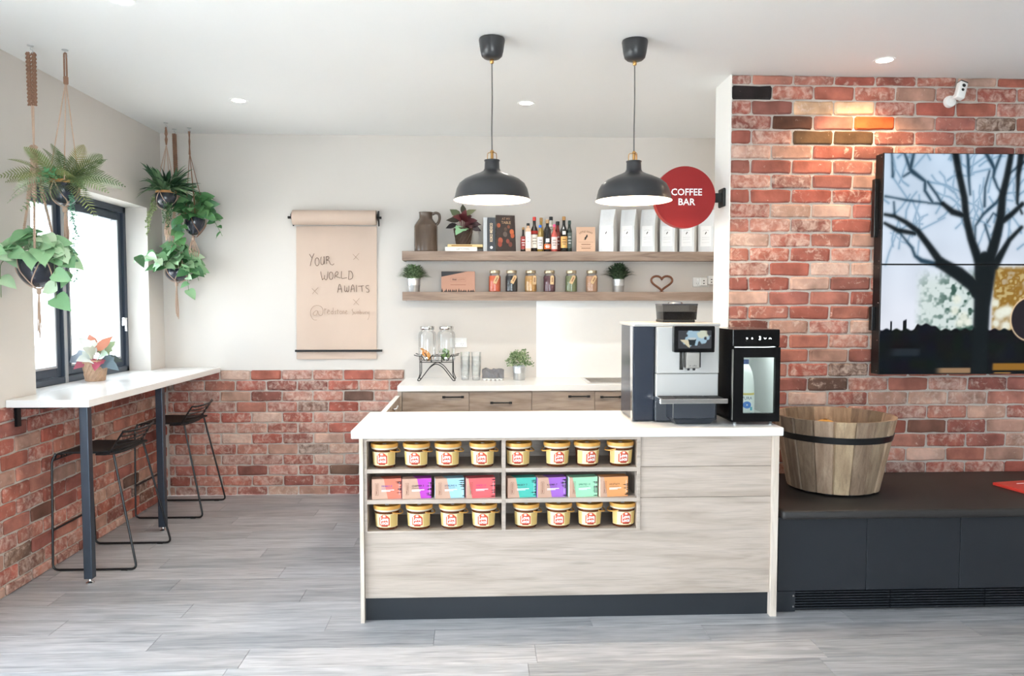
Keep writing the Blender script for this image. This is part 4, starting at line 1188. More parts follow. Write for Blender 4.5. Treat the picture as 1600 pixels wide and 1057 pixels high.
R1 = .0019
word([[(100, 60), (130, 110)], [(162, 52), (130, 130), (108, 225)], ell(203, 165, 28, 55), [(262, 95), (252, 140), (258, 195), (278, 205), (295, 180), (300, 90)], [(296, 92), (305, 200)], [(330, 90), (332, 195)], [(330, 100), (352, 90), (368, 112), (350, 135), (332, 142), (365, 150), (385, 195), (415, 208), (436, 190)]], R1, 'ink_brown')
word([[(252, 300), (258, 350), (272, 415)], [(272, 415), (298, 390), (305, 350)], [(303, 395), (318, 415), (335, 405), (343, 360), (350, 300)], ell(392, 358, 28, 52), [(440, 395), (450, 330), (470, 300), (490, 312), (485, 340), (455, 360), (480, 375), (525, 390)], [(538, 295), (535, 388), (575, 392), (612, 384)], [(640, 300), (632, 405)], [(632, 296), (668, 296), (690, 340), (682, 390), (650, 408), (630, 405)]], R1, 'ink_brown')
word([[(480, 590), (500, 490), (515, 480), (528, 520), (540, 590)], [(485, 545), (535, 540)], [(575, 495), (578, 560), (592, 580), (606, 560), (608, 520)], [(606, 560), (618, 582), (634, 560), (636, 495)], [(662, 585), (678, 500), (694, 485), (706, 520), (710, 580)], [(665, 545), (708, 540)], [(741, 485), (741, 582)], [(765, 505), (842, 495)], [(810, 498), (820, 580)], [(912, 492), (880, 495), (872, 525), (900, 540), (916, 565), (900, 588), (876, 580)]], R1, 'ink_brown')
word([[(188, 972), (140, 965), (104, 900), (110, 830), (150, 780), (205, 770), (255, 790), (276, 840), (265, 900), (235, 912), (215, 890), (205, 850)], [(205, 850), (175, 845), (140, 880), (150, 905), (185, 900), (205, 850)], [(300, 810), (296, 890)], [(298, 840), (320, 815)], [(335, 870), (362, 850), (352, 830), (335, 860), (345, 890), (372, 885)], ell(400, 870, 14, 20), [(418, 800), (412, 892)], [(455, 850), (438, 855), (452, 880), (436, 890)], [(478, 820), (476, 890)], [(462, 845), (500, 845)], ell(520, 868, 14, 20), [(545, 890), (548, 850), (565, 850), (568, 890)], [(585, 870), (606, 855), (596, 840), (582, 865), (592, 890), (615, 884)], [(630, 888), (634, 888)], [(690, 820), (675, 835), (692, 862), (688, 895), (672, 902)], [(706, 860), (712, 890), (730, 880), (730, 855)], [(748, 890), (750, 860), (765, 860), (768, 890)], [(785, 830), (785, 890), (805, 880), (800, 860), (787, 868)], [(822, 860), (828, 885), (842, 880), (844, 858)], [(858, 890), (860, 862), (876, 858)], [(888, 855), (892, 880), (906, 870)], [(912, 850), (912, 920), (892, 970)]], .0011, 'ink_pale')
for cx, cy in ((742, 95), (172, 570), (738, 720)):
    word([[(cx - 45, cy - 35), (cx + 35, cy + 45)], [(cx + 42, cy - 50), (cx - 40, cy + 40)]], .0011, 'ink_pale')


# ================================================================ POWER OUTLETS
def outlet(x, z, label, adapters=False):
    t = thing('power_outlet', label, 'power outlet', (x, YB - .0005, z))
    MB().box(-.068, .068, -.011, 0, -.038, .038).build('face_plate', 'paper_white', t, bevel=.003, bseg=2)
    for sx in (-.03, .03):
        MB().box(sx - .008, sx + .008, -.015, -.011, .012, .026).build('switch', 'print_white', t, bevel=.001)
        for a, b in ((-.008, -.010), (.008, -.010), (0, -.024)):
            MB().box(sx + a - .0018, sx + a + .0018, -.0114, -.0109, b - .005, b + .005).build('socket_slot', 'print_grey', t)
    if adapters:
        for x0, z0, x1, z1 in ((-.02, -.03, .04, .035), (.045, -.02, .10, .05)):
            ad = MB().box(x0, x1, -.05, -.011, z0, z1).build('plug_adapter', 'paper_white', t, bevel=.006, bseg=2)
            for q in range(2): MB().box((x0 + x1) / 2 - .006, (x0 + x1) / 2 + .006, -.0505, -.049, z0 + .014 + q * .022, z0 + .022 + q * .022).build('socket_slot', 'print_dark', ad)


outlet(-.175, 1.231, 'white double power outlet beside the drink dispensers')
outlet(1.80, 1.72, 'white power outlet with plug adapters at the end of the lower shelf', True)

# ================================================================ GOODS IN THE NICHE
pmat('honey_tub', (96, 48, 20), 0.18, var=0.25, scale=20, coat=0.4)
pmat('tub_lid', (226, 168, 84), 0.4, var=0.04, scale=20)
pmat('tub_rim', (214, 200, 180), 0.3, var=0.04, scale=20)
pmat('tub_label', (246, 226, 176), 0.6, var=0.05, scale=18)
pmat('tub_label_side', (222, 190, 120), 0.6, var=0.06, scale=18)
pmat('tub_print', (216, 84, 48), 0.6, var=0.04, scale=20)


def cone_wrap(u, w, grow=0.0):
    """point on the tapering tub side; u is arc length from the front, w the height"""
    r = .0535 + .0075 * (w / .10) + grow
    a = u / r
    return (r * math.sin(a), -r * math.cos(a), w)


def make_tub(handle):
    t = thing('honey_tub', 'x', 'tub')
    MB().lathe([(0, .001), (.050, .001), (.0525, .004), (.0600, .100), (0, .100)], 32).build('tub_body', 'honey_tub', t, smooth=True)
    MB().lathe([(.0605, .092), (.064, .093), (.0645, .101), (.0605, .101)], 32, closed_prof=True).build('tub_rim', 'tub_rim', t, smooth=True)
    MB().lathe([(.0605, .101), (.0665, .1015), (.067, .108), (.0655, .117), (.0625, .1185), (.0600, .117), (.0590, .112), (0, .112)], 32).build('lid', 'tub_lid', t, smooth=True)
    MB().lathe([(.010, .1122), (.010, .1136), (0, .1138)], 14).build('lid_boss', 'print_white', t, smooth=True)
    lab = MB().grid(lambda u, v: cone_wrap((u - .5) * .150, .014 + .066 * v, .0006), 24, 3).build('label', 'tub_label', t, smooth=True, recalc=False)
    MB().grid(lambda u, v: cone_wrap(.030 + u * .040, .016 + .062 * v, .0010), 8, 2).build('label_side_panel', 'tub_label_side', lab, smooth=True, recalc=False)
    MB().grid(lambda u, v: cone_wrap(-.072 + u * .026, .016 + .062 * v, .0010), 6, 2).build('label_side_panel', 'tub_label_side', lab, smooth=True, recalc=False)
    hexp = [(-.025, .022), (.025, .022), (.027, .030), (.027, .062), (.014, .076), (-.014, .076), (-.027, .062), (-.027, .030)]

    def hexfn(u, v):
        x = (u - .5) * 2
        top = .062 + .016 * (1 - max(0, abs(x) - .35) / .65)
        return cone_wrap(x * .026, .024 + v * (top - .024), .0012)
    MB().grid(hexfn, 12, 6).build('emblem', 'tub_print', lab, smooth=True, recalc=False)
    letter('Love', .026, lambda u, w: cone_wrap(u, w + .0555, .0019), 'print_white', lab, offset=.035, width=.040)
    letter('Local', .024, lambda u, w: cone_wrap(u, w + .0375, .0019), 'print_white', lab, offset=.035, width=.040)
    MB().grid(lambda u, v: cone_wrap(-.016 + .032 * u, .0185 + .008 * v, .0018), 8, 2).build('label_strip', plain((170, 60, 44), .6), lab, smooth=True, recalc=False)
    MB().grid(lambda u, v: cone_wrap(-.006 + .012 * u, .0665 + .008 * v, .0018), 4, 2).build('emblem_crest', 'print_white', lab, smooth=True, recalc=False)
    pts = []
    for k in range(15):
        a = PI * k / 14 if handle == 'up' else .55 + (PI - 1.1) * k / 14
        x = .0672 * math.cos(a)
        if handle == 'up': pts.append((x, .018 * math.sin(a), .106 + .0165 * math.sin(a)))
        else: pts.append((.066 * math.sin(a) + .010 * math.sin(a), -.066 * math.cos(a), .100 - .024 * math.sin(a)))
    MB().tube(pts, .0032, 6).build('handle', 'tub_lid', t, smooth=True)
    return t


protos = {'down': None, 'up': None}
used = set()
ordn = ['first', 'second', 'third', 'fourth']
tub_x = {0: (-.468, -.312, -.159, .011, .187, .377, .526, .691), 2: (-.458, -.301, -.138, .016, .225, .387, .54, .706)}
for rowi, zz in ((0, .752), (2, .4495)):
    for k, x in enumerate(tub_x[rowi]):
        kind = 'up' if (rowi == 0 and k == 6) else 'down'
        if protos[kind] is None: protos[kind] = make_tub(kind); t = protos[kind]
        else: t = copy_tree(protos[kind])
        t.location = (x, 3.706, zz)
        hr = [.55, .55, .5, .55, .7, -.5, 0, -.6, .6, .5, .4, .45, .6, .45, .2, -.55]
        tilt = hr[k + (8 if rowi else 0)]
        t.rotation_euler = (0, 0, -tilt * .2 if kind == 'down' else .25)
        for ch in t.children:
            if ch.name.startswith('handle') and kind == 'down': ch.rotation_euler = (0, 0, 0 if tilt > 0 else PI)
        lb_ = 'honey tub, %s from the left in the %s row of the %s niche bay' % (ordn[k % 4], 'top' if rowi == 0 else 'bottom', 'left' if k < 4 else 'right')
        if kind == 'up': lb_ = 'honey tub with its orange handle raised over the lid'
        tag(t, lb_, 'tub', 'honey tubs with orange lids in the counter niche')

KR = (212, 172, 150)
boxes = [('PRIMED 8', (238, 128, 104), (146, 96, 170), -.524, .46, (232, 120, 100)), ('CHIPPER 5', (196, 72, 196), (64, 44, 60), -.378, .36, (240, 190, 232)), ('STIRLING 6', (164, 208, 222), (60, 70, 110), -.219, .47, (226, 240, 246)), ('WIRED 10', (236, 104, 108), (214, 50, 130), -.068, .80, (246, 176, 180)),
         ('FRISKY 7', (84, 196, 178), (60, 60, 70), .132, .58, (206, 158, 132)), ('KARMA 7', (168, 108, 206), (60, 40, 70), .279, .50, (186, 140, 214)), ('SPIRITED 10', (164, 226, 186), (60, 120, 96), .434, .76, (228, 246, 234)), ('HUSTLE 9', (240, 164, 104), (90, 60, 40), .585, .74, (250, 226, 196))]
for k, (nm, col, ink, x, fr_, side) in enumerate(boxes):
    cn = ['coral', 'magenta', 'pale blue', 'red', 'teal', 'violet', 'mint', 'orange'][k]
    t = thing('coffee_carton', 'kraft coffee carton with %s panel printed %s' % (cn, nm.lower().capitalize().split()[0]), 'carton', (x, 3.652, .602), rz=.13, group='kraft coffee cartons in the counter niche')
    w, d, h = .1405, .060, .098
    body = MB().box(0, w, 0, d, 0, h).build('carton_body', plain(KR, .75), t, bevel=.0008)
    s = w * (1 - fr_); sl = .014
    MB().add([(s, -.0006, .0005), (w, -.0006, .0005), (w, -.0006, h - .0005), (s - sl * 1.3, -.0006, h - .0005)], [(0, 1, 2, 3)]).build('colour_panel', plain(col, .7), t, recalc=False)
    MB().add([(s - sl * 1.3, 0, h + .0005), (w, 0, h + .0005), (w, d, h + .0005), (s - sl * 1.3 - .02, d, h + .0005)], [(0, 1, 2, 3)]).build('colour_top', plain(tuple(int(v * .9) for v in col), .7), t, recalc=False)
    MB().add([(-.0006, d, .0005), (-.0006, 0, .0005), (-.0006, 0, h - .0005), (-.0006, d, h - .0005)], [(0, 1, 2, 3)]).build('side_print', plain(side, .7), t, recalc=False)
    MB().add([(w + .0006, 0, .0005), (w + .0006, d, .0005), (w + .0006, d, h - .0005), (w + .0006, 0, h - .0005)], [(0, 1, 2, 3)]).build('end_print', plain((52, 46, 50), .7), t, recalc=False)
    lx = .046
    letter(nm, .0125, lambda u, w_: (lx + u, -.0011, .062 + w_), plain(ink, .7), t, align='LEFT', width=.058 if len(nm) > 8 else .050, offset=.012)
    MB().box(lx, lx + .05, -.0011, -.0007, .0505, .0518).build('print_rule', plain(ink, .7), t)
    MB().box(lx, lx + .06, -.0011, -.0007, .041, .0445).build('print_rule', 'print_white', t)
    MB().box(lx, lx + .042, -.0011, -.0007, .036, .0385).build('print_rule', 'print_white', t)
    bxm = MB()
    for a, b, c_, d_ in ((.016, .0168, .02, .078), (.0302, .031, .02, .078), (.016, .031, .02, .0208), (.016, .031, .0772, .078), (.021, .0235, .024, .04), (.0215, .0225, .042, .074), (.0245, .0255, .042, .074)):
        bxm.box(a, b, -.0011, -.0006, c_, d_)
    bxm.build('brand_stamp', 'print_brown', t)
    sp_ = MB(); rr = random.Random(k)
    for q in range(9):
        z = rr.uniform(.004, h - .01); L_ = rr.uniform(.008, .03)
        sp_.add([(w - L_, -.0012, z + .0015), (w - L_ * .5, -.0012, z - .001), (w - .0003, -.0012, z), (w - .0003, -.0012, z + .004), (w - L_ * .5, -.0012, z + .004)], [(0, 1, 2, 3, 4)])
    sp_.build('brush_marks', plain(tuple(int(v * .30) for v in col), .7), t, recalc=False)
    MB().box(w - .0095, w - .0085, -.0016, -.0012, .018, h - .018).build('white_seal', 'print_white', t)

# ================================================================ LEAF HELPERS
def leaf_mesh(name, outline, fold=.18, droop=.25, mid=3, wave=0.0):
    """leaf along +x, unit length: outline = [(x, half width)], folded on its midrib and drooping"""
    vs = []; fs = []
    n = len(outline)
    for i, (x, w) in enumerate(outline):
        z0 = -droop * x * x
        wv = wave * math.sin(i * 2.1)
        vs += [(x, -w, z0 + w * fold + wv), (x, 0, z0), (x, w, z0 + w * fold - wv)]
    for i in range(n - 1):
        a = i * 3
        fs += [(a, a + 3, a + 4, a + 1), (a + 1, a + 4, a + 5, a + 2)]
    return MB().add(vs, fs).mesh(name, 'leaf', smooth=False, recalc=False)


HEART = [leaf_mesh('leaf', [(-.10, .16), (-.06, .33), (.10, .43), (.32, .42), (.55, .33), (.78, .17), (.93, .05), (1.0, .004)], f_, d_, wave=w_) for f_, d_, w_ in ((.25, .25, .02), (.1, .45, .03), (.4, .1, .0))]
MAPLE = [leaf_mesh('leaf', [(-.12, .10), (-.10, .36), (.02, .30), (.12, .50), (.28, .38), (.42, .44), (.52, .26), (.72, .20), (1.0, .004)], f_, d_) for f_, d_ in ((.2, .25), (.05, .45))]
OVAL = [leaf_mesh('leaf', [(0, .01), (.12, .16), (.35, .27), (.6, .25), (.85, .10), (1.0, .004)], f_, d_) for f_, d_ in ((.25, .2), (.1, .5))]
for me in HEART + MAPLE + OVAL:
    me.polygons.foreach_set('use_smooth', [True] * len(me.polygons))


def put_leaf(parent, me, pos, direction, size, col, roll=0.0, name='leaf', up=(0, 0, 1)):
    d = Vector(direction).normalized(); u = Vector(up)
    y = u.cross(d)
    if y.length < 1e-3: y = Vector((0, 1, 0))
    y.normalize(); z = d.cross(y)
    m = Matrix((d, y, z)).transposed().to_4x4() @ Matrix.Rotation(roll, 4, 'X')
    o = place(name, me, parent)
    o.matrix_local = Matrix.Translation(pos) @ m @ Matrix.Diagonal((size, size, size, 1))
    o.color = (*lin(col), 1)
    return o


def blade_strip(length, width, lift, droop, seg=6):
    """arching grass-like blade along +x"""
    mb = MB()
    for i in range(seg + 1):
        t = i / seg
        w = width * (math.sin(PI * min(1, .12 + t * .88)) ** .7) * (1 - t ** 4 * .9) * .5
        x = length * t * (1 - .12 * t); z = lift * t - droop * t * t
        mb.v += [(x, -w, z + w * .3), (x, 0, z), (x, w, z + w * .3)]
    for i in range(seg):
        a = i * 3; mb.f += [(a, a + 3, a + 4, a + 1), (a + 1, a + 4, a + 5, a + 2)]
    return mb


def tuft(n, rng, rmin, rmax, hmin, hmax, wid, base_r=.02, leafy=0):
    """bushy foliage as one mesh of many small leaves around the local origin"""
    mb = MB()
    for i in range(n):
        a = rng.uniform(0, 2 * PI); q = math.sqrt(rng.random())
        rx = rmin + (rmax - rmin) * q; hz = hmin + (hmax - hmin) * (1 - q ** 2) * rng.uniform(.75, 1.05)
        c, s = math.cos(a), math.sin(a)
        p0 = Vector((base_r * q * c, base_r * q * s, 0)); p3 = Vector((rx * c, rx * s, hz))
        p1 = p0 + Vector((0, 0, max(hz, .03) * .7)); p2 = p3 + Vector((-rx * .3 * c, -rx * .3 * s, .02))
        cur = bez(p0, p1, p2, p3, 4)
        if leafy == 0:
            side = Vector((-s, c, 0)) * wid / 2
            o = len(mb.v)
            for k, p in enumerate(cur):
                w = (.5, .9, 1.0, .8, .05)[k]
                mb.v += [tuple(p - side * w), tuple(p + side * w)]
            mb.f += [(o + 2 * k, o + 2 * k + 1, o + 2 * k + 3, o + 2 * k + 2) for k in range(4)]
        else:
            for k in range(leafy):
                t = .45 + .55 * k / max(1, leafy - 1)
                ix = min(int(t * 4), 3); p = cur[ix].lerp(cur[ix + 1], t * 4 - ix)
                d = Vector((rng.uniform(-1, 1), rng.uniform(-1, 1), rng.uniform(-.2, 1))).normalized(); d2 = d.orthogonal().normalized()
                L_ = wid * rng.uniform(1.4, 2.2); o = len(mb.v)
                mb.v += [tuple(p), tuple(p + d * L_ * .5 + d2 * wid * .5), tuple(p + d * L_), tuple(p + d * L_ * .5 - d2 * wid * .5)]
                mb.f += [(o, o + 1, o + 2, o + 3)]
    return mb


def leafmat(name, cols, rough=.5):
    m = pmat(name, cols[0], rough, var=0)
    nt = m.node_tree; b = nt.nodes['Principled BSDF']
    tc = nt.nodes.new('ShaderNodeTexCoord'); n = nt.nodes.new('ShaderNodeTexNoise'); n.inputs['Scale'].default_value = 55
    r = nt.nodes.new('ShaderNodeValToRGB'); e = r.color_ramp.elements
    e[0].position = .3; e[0].color = (*lin(cols[0]), 1); e[1].position = .7; e[1].color = (*lin(cols[-1]), 1)
    if len(cols) == 3: k = e.new(.5); k.color = (*lin(cols[1]), 1)
    nt.links.new(tc.outputs['Object'], n.inputs['Vector']); nt.links.new(n.outputs['Fac'], r.inputs['Fac']); nt.links.new(r.outputs['Color'], b.inputs['Base Color'])
    return m


leafmat('foliage_grey_green', [(74, 96, 62), (120, 146, 104), (176, 196, 158)])
leafmat('foliage_dark', [(34, 48, 34), (60, 82, 58), (98, 120, 88)])
leafmat('foliage_cream', [(58, 86, 52), (112, 142, 92), (206, 214, 176)])
leafmat('fern_green', [(86, 106, 60), (132, 146, 88), (168, 172, 112)])
leafmat('spider_green', [(40, 72, 46), (70, 108, 68), (120, 152, 104)])
leafmat('moss_green', [(110, 132, 84), (150, 168, 116), (186, 196, 150)])
leafmat('succulent_green', [(70, 128, 104), (110, 162, 134), (150, 192, 164)])

# ================================================================ ITEMS ON THE UPPER SHELF
S1, S2, YS = 1.952, 1.637, 6.03
jg = thing('stoneware_jug', 'brown glazed stoneware jug with loop handle on the upper shelf', 'jug', (-.424, YS, S1))
MB().lathe([(0, .001), (.088, .001), (.092, .006), (.092, .198), (.087, .212), (.062, .246), (.052, .262), (.052, .300), (.055, .304), (.055, .309), (.046, .309), (.046, .262), (0, .25)], 40).build('jug_body', 'jug_glaze', jg, smooth=True)
MB().tube(fillet([(.05, 0, .292), (.075, 0, .306), (.104, 0, .298), (.110, 0, .262), (.098, 0, .226), (.078, 0, .208)], .03, 4), [.011] * 22, 10).build('handle', 'jug_glaze', jg, smooth=True)


def woven_pot(t, rb, rt, h, mat, soil='soil'):
    MB().lathe([(0, .001), (rb - .004, .001), (rt - .004, h), (rt - .010, h), (rt - .012, h - .02)], 36).build('woven_pot', mat, t, smooth=True)
    for k in range(15):
        pts = []
        for i in range(11):
            q = i / 10; a = 2 * PI * k / 15 + q * 1.15; r = rb + (rt - rb) * q - .003 + .001 * math.sin(q * 25)
            pts.append((r * math.cos(a), r * math.sin(a), .006 + (h - .009) * q))
        MB().tube(pts, .0062, 6).build('strand', mat, t, smooth=True)
    MB().tube([((rt - .003) * math.cos(2 * PI * k / 28), (rt - .003) * math.sin(2 * PI * k / 28), h) for k in range(28)], .0055, 6, closed=True).build('rim', mat, t, smooth=True)
    MB().disc(rt - .009, h - .018, 24).build('soil', soil, t, recalc=False)


bp_ = thing('begonia_plant', 'dark red leafed plant in a woven basket on two books', 'potted plant', (-.131, YS, S1 + .053))
woven_pot(bp_, .054, .075, .128, 'basket_dark')
rg = random.Random(3)
spec = [((.0, -.05, .13), (-.35, -.7, -.25), .105, (142, 190, 148), MAPLE[0]), ((.0, 0, .2), (.1, -.6, .45), .085, (96, 40, 44), MAPLE[0]), ((.02, 0, .18), (.5, -.6, .2), .085, (80, 36, 42), MAPLE[1]), ((.03, 0, .17), (.9, -.3, .1), .09, (58, 32, 40), MAPLE[1]), ((-.03, 0, .19), (-.9, -.2, .25), .085, (66, 60, 48), OVAL[1]), ((-.02, 0, .22), (-.7, .0, .6), .095, (100, 110, 78), OVAL[1]), ((.01, 0, .23), (.6, 0, .6), .09, (128, 132, 96), OVAL[1]), ((.0, 0, .24), (0, .1, 1), .075, (70, 70, 52), OVAL[0]), ((.05, .0, .15), (.9, -.1, -.3), .085, (46, 30, 38), OVAL[0]), ((-.05, 0, .16), (-.9, -.1, -.2), .08, (44, 36, 38), OVAL[0]), ((.03, -.03, .15), (.4, -.8, -.1), .07, (86, 46, 50), MAPLE[0]), ((-.02, -.02, .2), (-.3, -.8, .3), .075, (110, 50, 52), MAPLE[1]), ((0.02, .02, .22), (.3, .4, .7), .08, (90, 52, 50), MAPLE[1])]
for p, d, s_, c, me in spec: put_leaf(bp_, me, p, d, s_ * 1.15, c, up=(rg.uniform(-.4, .4), -.9, .45))
for p, d, s_, c, me in spec: MB().tube([(p[0] * .2, p[1] * .2, .105), (p[0] * .7, p[1] * .7, p[2] * .8), p], .0022, 5).build('stalk', plain((110, 60, 54), .6), bp_)


def book(name, label, loc, size, cover, rz=0.0, flat=False, tilt=0.0, pages=(228, 220, 204), extra=None):
    """standing book: spine looks towards -Y, size = thickness, depth, height"""
    t = thing(name, label, 'book', loc, rz=rz)
    w, d, h = size
    cm_ = plain(cover, .5)
    MB().box(0, .003, 0, d, 0, h).box(w - .003, w, 0, d, 0, h).box(0, w, -.002, .002, 0, h).build('cover', cm_, t, bevel=.0006)
    MB().box(.003, w - .003, .002, d - .004, .003, h - .004).build('pages', plain(pages, .8), t)
    if flat: t.rotation_euler = (0, PI / 2, rz)
    if extra: extra(t)
    return t


def flatbook(label, x0, x1, z, th, cover, title, ink):
    t = thing('recipe_book', label, 'book', (x0, 5.945, z))
    w = x1 - x0
    MB().box(0, w, 0, .17, 0, .003).box(0, w, 0, .17, th - .003, th).box(0, w, -.001, .003, 0, th).build('cover', plain(cover, .5), t, bevel=.0006)
    MB().box(.003, w - .003, .003, .166, .003, th - .003).build('pages', plain((230, 222, 206), .8), t)
    if title: letter(title, th * .62, lambda u, v: (w * .56 + u, -.0014, th / 2 + v), plain(ink, .7), t, offset=.01)
    return t


flatbook('white book titled leftovers lying under the yellow book', -.271, -.022, S1, .033, (240, 238, 232), 'LEFTOVERS', (150, 146, 140))
fb2 = flatbook('yellow-spined book lying under the basket plant', -.251, .022, S1 + .033, .020, (226, 198, 140), '', (120, 80, 40))
MB().box(.03, .19, -.0014, -.0011, .006, .014).build('title_strip', plain((150, 104, 50), .6), fb2)


def spine_ex(txt, ink, w, h, size, badge):
    def f_(t):
        if txt: letter(txt, size, lambda u, v: (w / 2 - v, -.0026, h * .56 + u), plain(ink, .6), t, offset=.02, width=h * .55)
        if badge: MB().lathe([(0, .0024), (.011, .0024)], 14, mat=Matrix.Translation((w / 2, 0, .03)) @ Matrix.Rotation(PI / 2, 4, 'X')).build('badge', 'print_white', t, recalc=False)
    return f_


book('recipe_book', 'pale grey book standing beside the basket plant', (.026, 5.955, S1), (.030, .17, .264), (186, 190, 194))
book('recipe_book', 'charcoal book with orange and white spine lettering', (.058, 5.95, S1), (.062, .18, .262), (58, 62, 68), extra=spine_ex('KOKO MEXICO', (238, 214, 180), .062, .262, .03, True))
# cookbook facing out, slightly turned and leaning
ck = thing('cookbook', 'dark cookbook with fruit cover facing out on the upper shelf', 'book', (.134, 5.985, S1), rz=.24)
LM = Matrix.Rotation(math.radians(-7), 4, 'X')
MB().box(0, .155, 0, .022, 0, .292, LM).build('cover', plain((58, 46, 42), .45), ck, bevel=.001)
MB().box(-.0004, .152, .003, .019, .003, .289, LM).build('pages', plain((226, 218, 204), .8), ck)
fr2 = random.Random(4)
for k, (u, v, r, c) in enumerate([(.02, .21, .018, (170, 86, 50)), (.125, .16, .022, (196, 104, 60)), (.13, .13, .02, (180, 88, 52)), (.03, .09, .024, (168, 84, 58)), (.025, .06, .022, (150, 66, 48)), (.09, .085, .018, (140, 70, 56)), (.07, .14, .022, (104, 92, 84)), (.11, .06, .02, (110, 58, 46)), (.075, .18, .016, (92, 74, 62)), (.1, .2, .014, (126, 72, 50))]):
    MB().add([LM @ Vector((u + r * .8 * math.cos(2 * PI * i / 14), -.0006 - .0001 * k, v + r * math.sin(2 * PI * i / 14))) for i in range(14)], [tuple(range(14))]).build('cover_print', plain(c, .5), ck, recalc=False)
letter('AT MY', .026, lambda u, v: LM @ Vector((.08 + u, -.0022, .262 + v)), plain((186, 150, 120), .6), ck, width=.066)
letter('TABLE', .030, lambda u, v: LM @ Vector((.08 + u, -.0022, .232 + v)), plain((206, 170, 130), .6), ck, width=.075)

# bottles
BOT = [  # label, x, y, height, radius, body, cap, neck height frac, neck r, label colour, (z0,z1), accent
    ('small dark sauce bottle with gold cap at the end of the row', .340, 6.00, .192, .022, (34, 24, 24), (176, 140, 88), .50, .008, (150, 60, 56), (.02, .12), None, 'round'),
    ('square bottle wrapped in a white paper label with black cap', .377, 5.985, .222, .024, (214, 180, 150), (26, 26, 28), .80, .011, (240, 238, 236), (.025, .155), None, 'square'),
    ('wine bottle with red cap and slanted white label', .428, 6.01, .274, .029, (34, 26, 24), (206, 56, 42), .60, .012, (232, 226, 214), (.03, .135), (168, 48, 36), 'round'),
    ('tall gold-capped oil bottle standing in the back row', .487, 6.085, .276, .022, (170, 140, 74), (186, 142, 84), .62, .011, None, None, None, 'round'),
    ('olive oil bottle with bright blue tag and white label', .472, 5.985, .208, .023, (156, 130, 62), (40, 110, 226), .60, .010, (240, 236, 230), (.02, .115), None, 'round'),
    ('black balsamic bottle with orange label', .529, 5.99, .252, .028, (26, 25, 26), (186, 150, 110), .66, .012, (226, 110, 48), (.02, .06), (240, 240, 240), 'round'),
    ('clear bottle with black screw cap in the back row', .566, 6.085, .285, .023, (206, 204, 196), (22, 22, 24), .70, .013, (226, 222, 210), (.15, .22), None, 'round'),
    ('pink dressing bottle with pink cap and pale label', .583, 5.985, .214, .025, (196, 92, 84), (236, 84, 134), .62, .010, (244, 214, 210), (.02, .115), None, 'round'),
    ('dark red vinegar bottle with black cap in the back row', .618, 6.07, .246, .023, (124, 44, 44), (28, 28, 30), .60, .013, (140, 70, 62), (.02, .16), None, 'round'),
    ('dark bottle with gold cap, round seal and orange label', .659, 5.99, .276, .027, (28, 28, 26), (190, 140, 84), .58, .012, (232, 180, 108), (.03, .12), (240, 236, 226), 'round'),
    ('dark green bottle with green cap at the card end of the row', .704, 6.0, .246, .021, (38, 50, 46), (42, 66, 58), .66, .011, (84, 96, 92), (.03, .15), None, 'round')]
for (lab, x, y, h, r, body, cap, nf_, nr, lc_, lz, acc, shape) in BOT:
    t = thing('bottle', lab, 'bottle', (x, y, S1), group='bottles on the upper shelf')
    gm = plain(body, .12, coat=.5)
    zs_ = h * nf_
    if shape == 'square':
        sq = [(-1, -1), (1, -1), (1, 1), (-1, 1)]
        MB().hexa([(a * r * .9, b * r * .9, .001) for a, b in sq], [(a * r * .9, b * r * .9, zs_) for a, b in sq]).hexa([(a * r * .9, b * r * .9, zs_) for a, b in sq], [(a * nr * .8, b * nr * .8, zs_ + .012) for a, b in sq]).build('glass_body', gm, t, bevel=.003)
        MB().lathe([(nr, zs_ + .010), (nr, h - .016)], 14).build('neck', gm, t, smooth=True)
        MB().box(-r * .86, r * .86, -r * .93, -r * .9, *lz).build('label', plain(lc_, .6), t)
        MB().box(-r * .4, r * .4, -r * .95, -r * .93, lz[0] + .05, lz[0] + .056).box(-r * .3, r * .3, -r * .95, -r * .93, lz[0] + .08, lz[0] + .084).build('label_print', 'print_grey', t)
    else:
        MB().lathe([(0, .001), (r * .94, .001), (r, .004), (r, zs_), (r * .82, zs_ + (h - zs_) * .18), (nr * 1.15, zs_ + (h - zs_) * .36), (nr, zs_ + (h - zs_) * .5), (nr, h - .012), (0, h - .012)], 22).build('glass_body', gm, t, smooth=True)
        if lc_:
            lb_ = MB().lathe([(r + .0005, lz[0]), (r + .0005, lz[1])], 16, a0=-PI / 2 - 1.25, a1=-PI / 2 + 1.25).build('label', plain(lc_, .6), t, smooth=True, recalc=False)
            rw_ = r + .0009
            q = MB()
            for zz_, ww in ((.72, .5), (.5, .65), (.32, .45)):
                zc = lz[0] + (lz[1] - lz[0]) * zz_
                q.grid(lambda u, v: (rw_ * math.sin((u - .5) * 2 * ww), -rw_ * math.cos((u - .5) * 2 * ww), zc + (v - .5) * .005), 6, 1)
            q.build('label_print', 'print_dark' if sum(lc_) > 400 else 'print_white', lb_, recalc=False)
        if acc:
            z0a = lz[1] + .006 if acc[0] < 200 else lz[1] + .014
            MB().lathe([(r + .0006, z0a), (r + .0006, min(zs_, z0a + .028))], 16, a0=-PI / 2 - (1.25 if acc[0] < 200 else .5), a1=-PI / 2 + (1.25 if acc[0] < 200 else .5)).build('label_band', plain(acc, .6), t, smooth=True, recalc=False)
    ch = .03 if h > .23 else .02
    MB().lathe([(nr + .001, h - ch), (nr + .0018, h - ch + .002), (nr + .0018, h - .002), (nr, h), (0, h)], 18).build('cap', plain(cap, .35), t, smooth=True)

